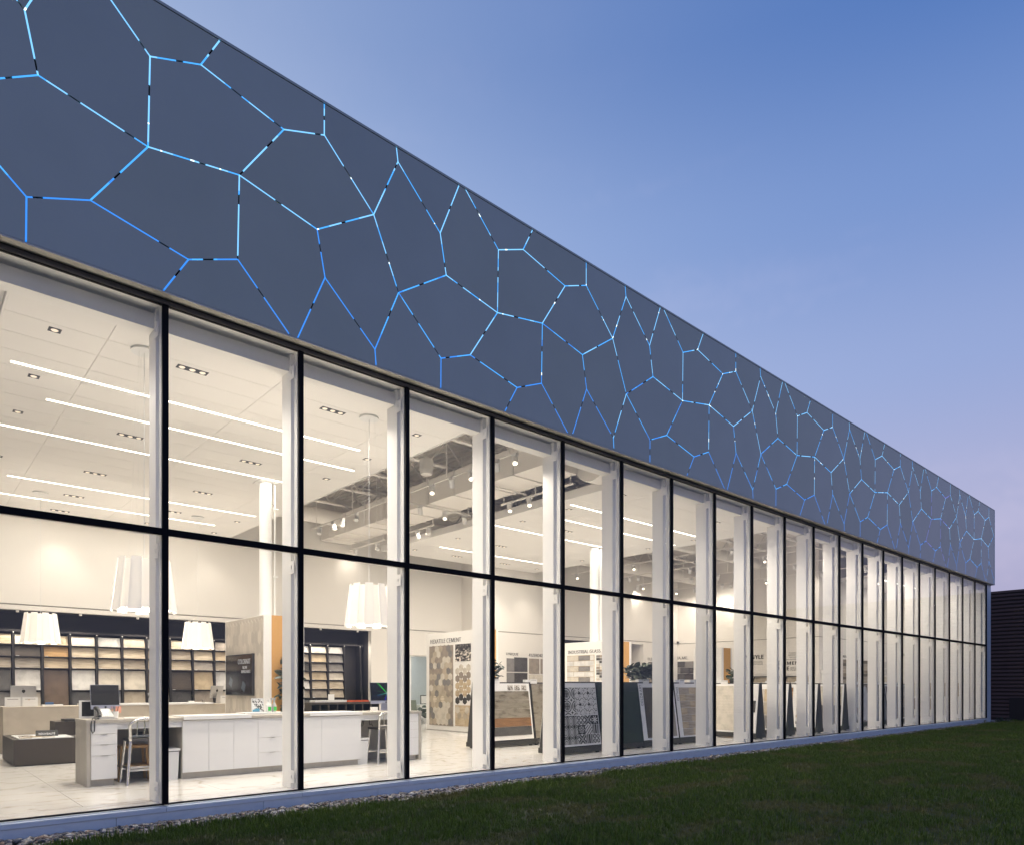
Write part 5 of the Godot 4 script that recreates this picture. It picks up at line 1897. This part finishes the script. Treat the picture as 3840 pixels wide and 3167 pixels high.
func displays() -> void:
	var L := 1.36
	# --- rear row
	var b := stand("rear stand with five plank samples below three small photographs", 9.26, -2.85, 0, 1.616, M.white_paint, [0.6])
	for k in 5:
		sheet(b, 0.05, 1.54, 0.115 + k * 0.199, 0.310 + k * 0.199, [M.s_char, M.w_brown, M.rock_slab, M.rock_slab, M.rock_slab][k], "plank")
	for k in 3:
		sheet(b, 0.92 + k * 0.205, 1.08 + k * 0.205, 1.125, 1.25, interior_photo("room_photo_%d" % k, 50 + k), "photo")
	sheet(b, 1.505, 1.535, 0.32, 0.345, M.red, "sticker", 0.021, 0.002)
	b = stand("rear stand faced with one large grey and beige stone slab", 10.88, -2.85, 0, L - 0.004, M.dark_unit, [0.12])
	sheet(b, 0.035, L - 0.035, 0.03, BOARD_H - 0.035, M.rock_slab, "slab")
	# --- front row, along the glass
	b = stand("front stand with black and white patterned cement tiles", 9.43, -0.77, 0, L - 0.004, M.white_paint, [0.25])
	var p0 := cement("cement_rings", 0, 2.4, 2.2, 256)
	var p1 := cement("cement_leaves", 1, 2.4, 2.4, 320)
	var p2 := cement("cement_ovals", 2, 3.5, 2.6, 256)
	sheet(b, 0.05, 0.665, 0.64, 1.19, p0, "patterned_panel")
	sheet(b, 0.675, 1.305, 0.64, 1.19, p1, "patterned_panel")
	sheet(b, 0.05, 0.665, 0.06, 0.63, p2, "patterned_panel")
	var order := [3, 4, 5, 6, 7, 8, 4, 8, 3]
	var mats := {}
	for k in [3, 4, 5, 6, 7, 8]:
		mats[k] = cement("cement_%d" % k, k, 1, 1, 72)
	for j in 3:
		for i in 3:
			var q: int = order[j * 3 + i]
			sheet(b, 0.675 + i * 0.21, 0.675 + i * 0.21 + 0.207, 0.06 + (2 - j) * 0.19, 0.06 + (2 - j) * 0.19 + 0.187, mats[q], "patterned_tile")
	b = stand("front stand faced with a plain dark green slab", 10.79, -0.77, 0, L - 0.004, M.dark_unit, [])
	sheet(b, 0.004, L - 0.008, 0.0, BOARD_H - 0.005, M.green_slab, "slab")
	b = stand("front stand with dark wood plank and upright grey lettering", 12.15, -0.77, 0, L - 0.004, M.white_paint, [0.32])
	for k in 3:
		sheet(b, 0.17 + k * 0.365, 0.17 + k * 0.365 + 0.36, 0.07, 1.19, M.w_dark_up if k < 1 else M.w_grey_up, "plank")
	words(b, "lettering", "COLOR ART", 0.46, 0.075, Vector3(0.135, 0.79, 0.0125), M.ink_soft, Vector3(0, 0, PI / 2))
	b = stand("front stand with tan wood tiles and upright lettering", 13.51, -0.77, 0, L - 0.004, M.white_paint, [0.33, 0.95])
	for k in 3:
		for j in 7:
			var cut := 0.16 if j % 2 else 0.0
			sheet(b, maxf(0.17 + k * 0.40 - cut, 0.17), minf(0.17 + (k + 1) * 0.40 - cut, L - 0.06) - 0.004, 0.06 + j * 0.162, 0.06 + (j + 1) * 0.162 - 0.004, [M.w_ash, M.w_sand][(k + j) % 2], "plank")
	words(b, "lettering", "COTTAGE", 0.32, 0.065, Vector3(0.135, 0.88, 0.0125), M.ink_soft, Vector3(0, 0, PI / 2))
	# --- stands end-on to the glass, faces to the left
	var T := -PI / 2
	b = stand("end-on stand with one big cream stone slab in a white frame", 16.12, -1.69, T, L, M.white_paint, [0.35])
	sheet(b, 0.06, 1.14, 0.07, 1.23, M.s_cream, "slab")
	words(b, "lettering", "ASSISE", 0.26, 0.05, Vector3(0.058, 0.9, 0.0125), M.ink_soft, Vector3(0, 0, PI / 2))
	sheet(b, 1.18, 1.28, 0.55, 0.85, M.s_char, "sample")
	b = stand("end-on stand with cream, beige and dark sample tiles, second from the left", 17.70, -1.69, T, L, M.white_paint, [0.9])
	for j in 3:
		for i in 4:
			sheet(b, 0.07 + i * 0.29, 0.07 + i * 0.29 + 0.28, 0.07 + j * 0.36, 0.07 + j * 0.36 + 0.35, [[M.s_char, M.s_char, M.s_grey, M.s_char], [M.s_beige, M.s_taupe, M.s_beige, M.s_beige], [M.s_cream, M.s_cream, M.s_sand, M.s_cream]][j][i], "sample")
	b = stand("end-on stand with narrow orange-brown planks, third from the left", 19.43, -1.69, T, L, M.white_paint, [0.9])
	for j in 8:
		sheet(b, 0.07, 0.62, 0.07 + j * 0.14, 0.20 + j * 0.14, M.w_brown if j % 2 else M.w_oak, "plank")
	for j in 6:
		sheet(b, 0.75, 0.83, 0.12 + j * 0.19, 0.20 + j * 0.19, [M.s_grey, M.w_oak, M.s_taupe, M.s_char, M.w_brown, M.s_cream][j], "sample")
	b = stand("end-on stand with cream tile samples, fourth from the left", 21.20, -1.69, T, L, M.white_paint, [0.9])
	for j in 2:
		sheet(b, 0.07, 1.28, 0.07 + j * 0.58, 0.64 + j * 0.58, M.s_char if j == 0 else M.s_cream, "slab")
	# --- far stands, parallel to the glass
	b = stand("far stand with a pale slab cut into large hexagons", 23.50, -0.77, 0, L - 0.004, M.white_paint, [0.3])
	var hx := hexagon(0.15)
	var hg := Geo.new()
	var hs := PackedVector2Array()
	for v in hx:
		hs.append(v * 0.975)
	hg.prism(hs, 0.0, 0.007)
	var hm := hg.mesh()
	sheet(b, 0.03, L - 0.03, 0.025, BOARD_H - 0.03, M.s_taupe, "backing", 0.0121, 0.002)
	for j in 5:
		for i in 5:
			var hxx := 0.17 + i * 0.26 + (0.13 if j % 2 else 0.0)
			if hxx > L - 0.16:
				continue
			var h := put(b, "hexagon_tile", hm, M.s_white)
			h.position = Vector3(hxx, 0.19 + j * 0.225, 0.0145)
	b = stand("far stand with a dark slab of waving lines", 24.86, -0.77, 0, L - 0.004, M.dark_unit, [0.8])
	var im := picture(128, 128)
	for y in 128:
		for x in 128:
			var v := 0.5 + 0.5 * sin((x * 0.35 + 6.0 * sin(y * 0.05 + x * 0.02)) * 1.3)
			im.set_pixel(x, y, lin(0.06 + 0.22 * v, 0.07 + 0.22 * v, 0.075 + 0.21 * v))
	sheet(b, 0.04, L - 0.08, 0.04, BOARD_H - 0.05, printed("wave_print", im), "slab")
	b = stand("far stand with plain grey sample slabs", 26.22, -0.77, 0, L - 0.004, M.white_paint, [0.5])
	sheet(b, 0.05, 0.66, 0.06, 1.22, M.s_grey, "slab")
	sheet(b, 0.68, 1.30, 0.06, 1.22, M.s_taupe, "slab")
	b = stand("rightmost far stand, faced with beige and grey slabs", 27.58, -0.9, 0, L - 0.004, M.white_paint, [0.5])
	for j in 3:
		sheet(b, 0.06, 1.30, 0.06 + j * 0.40, 0.45 + j * 0.40, [M.s_taupe, M.s_beige, M.s_cream][j], "slab")
	wall_signs()


func wall_words(label: String, s: String, w: float, h: float, at: Vector3, turn: float, bold := false, m: Material = null) -> void:
	var o := thing("wall_lettering", label, "lettering", at, turn)
	words(o, "letters", s, w, h, Vector3(0, 0, 0.004), m if m else M.ink, Vector3.ZERO, bold)


func wall_tiles(label: String, at: Vector3, turn: float, list: Array) -> void:
	# list of x0, x1, y0, y1, material
	var o := thing("wall_tile_panel", label, "tile panel", at, turn)
	for q in list:
		part(o, "tile", b6(q[0], q[1], q[2], q[3], 0.001, 0.018), M[q[4]])


func wall_signs() -> void:
	var zb := BACK2
	var T := -PI / 2
	wall_words("black word UNIQUE on the cream rear wall over dark tiles", "UNIQUE", 0.59, 0.115, Vector3(16.38, 2.44, zb), 0)
	wall_words("black lettering 41ZERO42 on the cream rear wall over grey tiles", "41ZERO42", 0.71, 0.115, Vector3(17.49, 2.44, zb), 0)
	wall_words("black word beginning ELEME on the rear wall, half behind a post", "ELEMENT", 0.86, 0.115, Vector3(24.66, 2.49, zb), 0)
	wall_tiles("dark stone tile panels under the word UNIQUE", Vector3(16.40, 1.45, zb), 0, [[0.0, 0.36, 0.42, 0.90, "s_grey"], [0.363, 1.01, 0.42, 0.945, "s_char"], [0.0, 0.36, 0.0, 0.38, "s_grey"], [0.363, 1.01, 0.0, 0.38, "s_dark"]])
	wall_tiles("grey and cream tile panels under the lettering 41ZERO42", Vector3(17.51, 1.45, zb), 0, [[0.0, 0.51, 0.36, 0.92, "s_taupe"], [0.58, 1.1, 0.36, 0.92, "s_taupe"], [0.0, 0.51, 0.0, 0.32, "s_cream"], [0.515, 1.1, 0.0, 0.32, "s_cream"]])
	wall_tiles("brown grey tile panel under the half hidden word on the rear wall", Vector3(24.69, 1.45, zb), 0, [[0, 0.9, 0.5, 0.97, "s_grey"], [0, 0.9, 0.0, 0.495, "s_taupe"]])
	wall_words("black lettering NA.ME. on the cream cross wall over dark bricks", "NA.ME.", 0.66, 0.13, Vector3(SIDE, 2.575, -10.22), T)
	var bricks := []
	for j in 3:
		for i in 5:
			var cut := 0.24 if j % 2 else 0.0
			bricks.append([maxf(i * 0.5 - cut, 0.0), minf((i + 1) * 0.5 - cut, 2.26) - 0.012, j * 0.28, (j + 1) * 0.28 - 0.012, ["s_char", "s_dark", "s_char", "s_grey"][(i + j * 3) % 4]])
	wall_tiles("panel of large dark bricks under the lettering NA.ME.", Vector3(SIDE, 1.65, -10.22), T, bricks)
	wall_words("bold black word VINYLE on the cream cross wall", "VINYLE", 0.80, 0.165, Vector3(SIDE, 2.49, -6.71), T, true)
	wall_words("bold black word REVÊTEMENT on the cream cross wall", "REVÊTEMENT", 1.40, 0.175, Vector3(SIDE, 2.21, -5.675), T, true)
	wall_words("bold black word SOUPLE under the word REVÊTEMENT", "SOUPLE", 0.87, 0.15, Vector3(SIDE, 1.99, -5.675), T, true)
	var y := 2.665
	for s in [["FLEXIBLE", 0.30], ["AMOVIBLE", 0.34], ["TEXTURÉ", 0.30], ["HYPOALLERGÈNE", 0.56]]:
		wall_words("small grey word %s right of the bold lettering on the cross wall" % s[0], s[0], s[1], 0.045, Vector3(SIDE, y, -4.5 - s[1]), T, false, M.ink_soft)
		y -= 0.085
	for q in [["block of small print under the word VINYLE", -6.42, 2.40, 0.5], ["block of small print beside the word SOUPLE", -4.75, 2.12, 0.55]]:
		var o := thing("small_print", q[0], "small print", Vector3(SIDE, q[2], q[1]), T)
		var r := RandomNumberGenerator.new()
		r.seed = 3
		for j in 4:
			var x := 0.0
			while x < q[3] - 0.05:
				var w := r.randf_range(0.03, 0.09)
				part(o, "print", b6(x, x + w, -j * 0.045 - 0.018, -j * 0.045, 0.001, 0.003), M.ink_soft)
				x += w + 0.018
	var sh := thing("wall_shelf", "dark rail shelf with brackets on the cross wall under the bold lettering", "shelf", Vector3(SIDE, 1.735, -6.6), T)
	part(sh, "rail", b6(0, 2.6, 0, 0.025, 0.001, 0.12), M.plastic_dark)
	part(sh, "board", b6(0, 2.6, -0.22, -0.02, 0.001, 0.03), M.s_beige)
	for k in 4:
		var g := Geo.new()
		g.bar(Vector3(0.25 + k * 0.7, -0.22, 0.04), Vector3(0.35 + k * 0.7, 0.0, 0.11), 0.025, 0.025)
		part(sh, "shelf_bracket", g, M.plastic_dark)
	var cm := thing("security_camera", "small black and white dome camera in the corner of the cross wall", "camera", Vector3(SIDE, 3.36, -10.05), T)
	var g := Geo.new()
	g.tube(PackedVector3Array([Vector3(0, 0, 0), Vector3(0, 0, 0.06)]), 0.07, 14)
	part(cm, "mount", g, M.plastic_white)
	g = Geo.new()
	g.tube(PackedVector3Array([Vector3(0, 0, 0.061), Vector3(0, 0, 0.11)]), 0.05, 14)
	part(cm, "lens", g, M.plastic_dark)
	# far wall
	var zf := FRONT2
	wall_words("black lettering beginning RE on the far wall over brown planks", "REVÊTEMENTS", 1.38, 0.12, Vector3(29.1, 2.53, zf), 0)
	var planks := []
	for j in 7:
		for i in 2:
			planks.append([i * 1.35, (i + 1) * 1.35 - 0.008, j * 0.14, (j + 1) * 0.14 - 0.006, ["w_grey", "w_dark", "s_taupe", "w_ash"][(i * 3 + j) % 4]])
	wall_tiles("panel of brown grey planks under the far wall lettering", Vector3(29.1, 1.48, zf), 0, planks)
	var squares := []
	for j in 3:
		for i in 3:
			squares.append([i * 0.42, i * 0.42 + 0.37, j * 0.34, j * 0.34 + 0.29, "s_cream" if j == 0 else "s_white"])
	wall_tiles("grid of pale square tiles at the right end of the far wall", Vector3(33.1, 1.5, zf), 0, squares)
	wall_words("black lettering beginning BA on the white end wall", "BAIN", 0.4, 0.12, Vector3(34.95, 2.75, -3.34), T)
	wall_tiles("beige and brown slabs on the white end wall", Vector3(34.95, 0.3, -3.3), T, [[0.0, 0.7, 0.0, 0.5, "s_taupe"], [0.75, 1.5, 0.0, 0.5, "s_beige"], [0.0, 0.7, 0.6, 1.2, "s_cream"], [0.75, 1.5, 0.6, 1.2, "s_beige"], [1.6, 2.6, 0.6, 1.2, "s_beige"]])
	var ex := thing("exit_sign", "small lit green exit sign with white running figure on the far wall", "exit sign", Vector3(27.25, 2.02, zf + 0.005))
	part(ex, "sign_light", b6(0, 0.26, 0, 0.16, 0, 0.03), M.exit_lamp)
	g = Geo.new()
	g.bar(Vector3(0.13, 0.05, 0.032), Vector3(0.145, 0.10, 0.032), 0.025, 0.004)
	g.bar(Vector3(0.13, 0.055, 0.032), Vector3(0.10, 0.02, 0.032), 0.014, 0.004)
	g.bar(Vector3(0.13, 0.055, 0.032), Vector3(0.165, 0.03, 0.032), 0.014, 0.004)
	g.bar(Vector3(0.14, 0.095, 0.032), Vector3(0.185, 0.075, 0.032), 0.012, 0.004)
	g.box(Vector3(0.143, 0.112, 0.030), Vector3(0.167, 0.136, 0.034))
	part(ex, "running_figure", g, M.white_ink)
	var dr := thing("doorway", "white doorway with projecting head under the exit sign", "doorway", Vector3(26.0, 0, zf - 0.02))
	dr.position = Vector3(27.12, 0, zf)
	part(dr, "head", b6(-0.05, 1.0, 1.86, 1.98, 0.001, 0.35), M.white_paint)
	part(dr, "jamb", b6(0.0, 0.12, 0, 1.8595, 0.001, 0.3), M.white_paint)
	part(dr, "jamb", b6(0.86, 0.98, 0, 1.8595, 0.001, 0.3), M.white_paint)
	# --- glazed office behind the hexagon partition
	var gp := thing("office_glazing", "glass office partition with white frame behind the hexagon tile display", "partition", Vector3(12.73, 0, BACK - 0.15))
	part(gp, "glass_pane", b6(0.04, 0.60, 0.06, 2.38, -0.012, 0.0), M.glass)
	part(gp, "glass_pane", b6(0.66, 1.7, 0.06, 2.38, -0.012, 0.0), M.glass)
	part(gp, "frame", b6(0.0, 2.5, 2.381, 2.418, -0.04, 0.02), M.alu)
	part(gp, "frame", b6(0.0, 0.039, 0.0, 2.38, -0.04, 0.02), M.alu)
	part(gp, "frame", b6(0.601, 0.659, 0.0, 2.38, -0.04, 0.02), M.alu)
	var ch := thing("office_chair", "grey shell chair in the office behind the glass partition", "chair", Vector3(14.1, 0, -12.6), 0.5)
	g = Geo.new()
	g.prism(PackedVector2Array([Vector2(-0.22, 0.42), Vector2(0.22, 0.42), Vector2(0.24, 0.46), Vector2(-0.18, 0.48), Vector2(-0.27, 0.85), Vector2(-0.31, 0.84)]), -0.22, 0.22)
	part(ch, "shell", g, M.leaf_pale)
	for q in [[-0.18, -0.18], [0.18, -0.18], [-0.18, 0.18], [0.18, 0.18]]:
		g = Geo.new()
		g.bar(Vector3(q[0] * 1.25, 0, q[1] * 1.25), Vector3(q[0] * 0.6, 0.42, q[1] * 0.6), 0.025, 0.025)
		part(ch, "leg", g, M.pale_wood)
	var pf := thing("picture_frame", "black framed picture standing in the office behind the glass", "frame", Vector3(14.45, 0.68, -12.7))
	part(pf, "border", b6(0, 0.36, 0, 0.34, -0.02, 0.0), M.plastic_dark)
	part(pf, "sheet", b6(0.03, 0.33, 0.03, 0.31, 0.001, 0.003), M.paper)
	solo("low_cabinet", b6(0, 1.2, 0, 0.67, -0.4, 0), M.white_paint, "low white cabinet in the office, under the black framed picture", "cabinet", Vector3(14.35, 0, -12.6))
	var pl := thing("potted_plant", "thin green plant in the office behind the grey chair", "plant", Vector3(14.2, 0, -12.1))
	part(pl, "foliage", foliage(40, Vector3(0.15, 0.7, 0.15), 0.2, 9), M.leaf)
	g = Geo.new()
	g.lathe(PackedVector2Array([Vector2(0, 0), Vector2(0.1, 0), Vector2(0.12, 0.2), Vector2(0, 0.2)]), 14)
	part(pl, "pot", g, M.pot)


# ---------------------------------------------------------------- the neighbours

func surroundings() -> void:
	var o := thing("corrugated_building", "dark brown building clad in horizontal ribbed metal at the right", "building", Vector3(36.5, LAWN, 0))
	part(o, "wall", b6(0, 24, -0.4, 5.66, -0.42, 15), M.brown_dark)
	part(o, "roof_edge", b6(-0.05, 24.02, 5.661, 5.76, -0.47, 15.05), M.brown_metal)
	part(o, "corner_trim", b6(-0.05, -0.001, -0.2, 5.66, -0.47, -0.33), M.brown_metal)
	var g := Geo.new()
	g.prism(PackedVector2Array([Vector2(0.0, 0.0), Vector2(0.055, 0.03), Vector2(0.055, 0.09), Vector2(0.0, 0.125)]), 0.0, 15.3, Transform3D(Basis(Vector3(-1, 0, 0), Vector3.UP, Vector3(0, 0, -1)), Vector3(-0.001, 0, 15.0)))
	var slat := g.mesh()
	for k in 34:
		put(o, "metal_rib", slat, M.brown_metal).position = Vector3(0, -0.02 + k * 0.167, 0)
	part(o, "door", b6(-0.075, -0.058, 0.02, 1.05, 0.47, 2.2), M.brown_dark, "plain near-black door panel low on the ribbed wall")
	part(o, "door_handle", b6(-0.095, -0.076, 0.72, 0.78, 1.05, 1.13), M.plastic_dark)
	solo("concrete_pad", b6(0, 1.2, -0.1, 0.05, -0.5, 0.75), M.concrete, "small concrete pad between the showroom corner and the ribbed building", "pad", Vector3(35.25, LAWN, 0.0))
	var h := thing("far_house", "low brown building with white band far off between the two buildings", "building", Vector3(84, LAWN, -20))
	part(h, "wall", b6(0, 10, -0.3, 2.0, 0, 16), M.concrete)
	part(h, "white_band", b6(-0.1, 10, 2.001, 2.45, -0.1, 16.1), M.white_paint)
	part(h, "upper_storey", b6(0.2, 10, 2.451, 4.0, 0, 16), M.brown_metal)
	part(h, "window", b6(-0.05, -0.001, 0.3, 1.6, 8.6, 9.6), M.brown_dark)
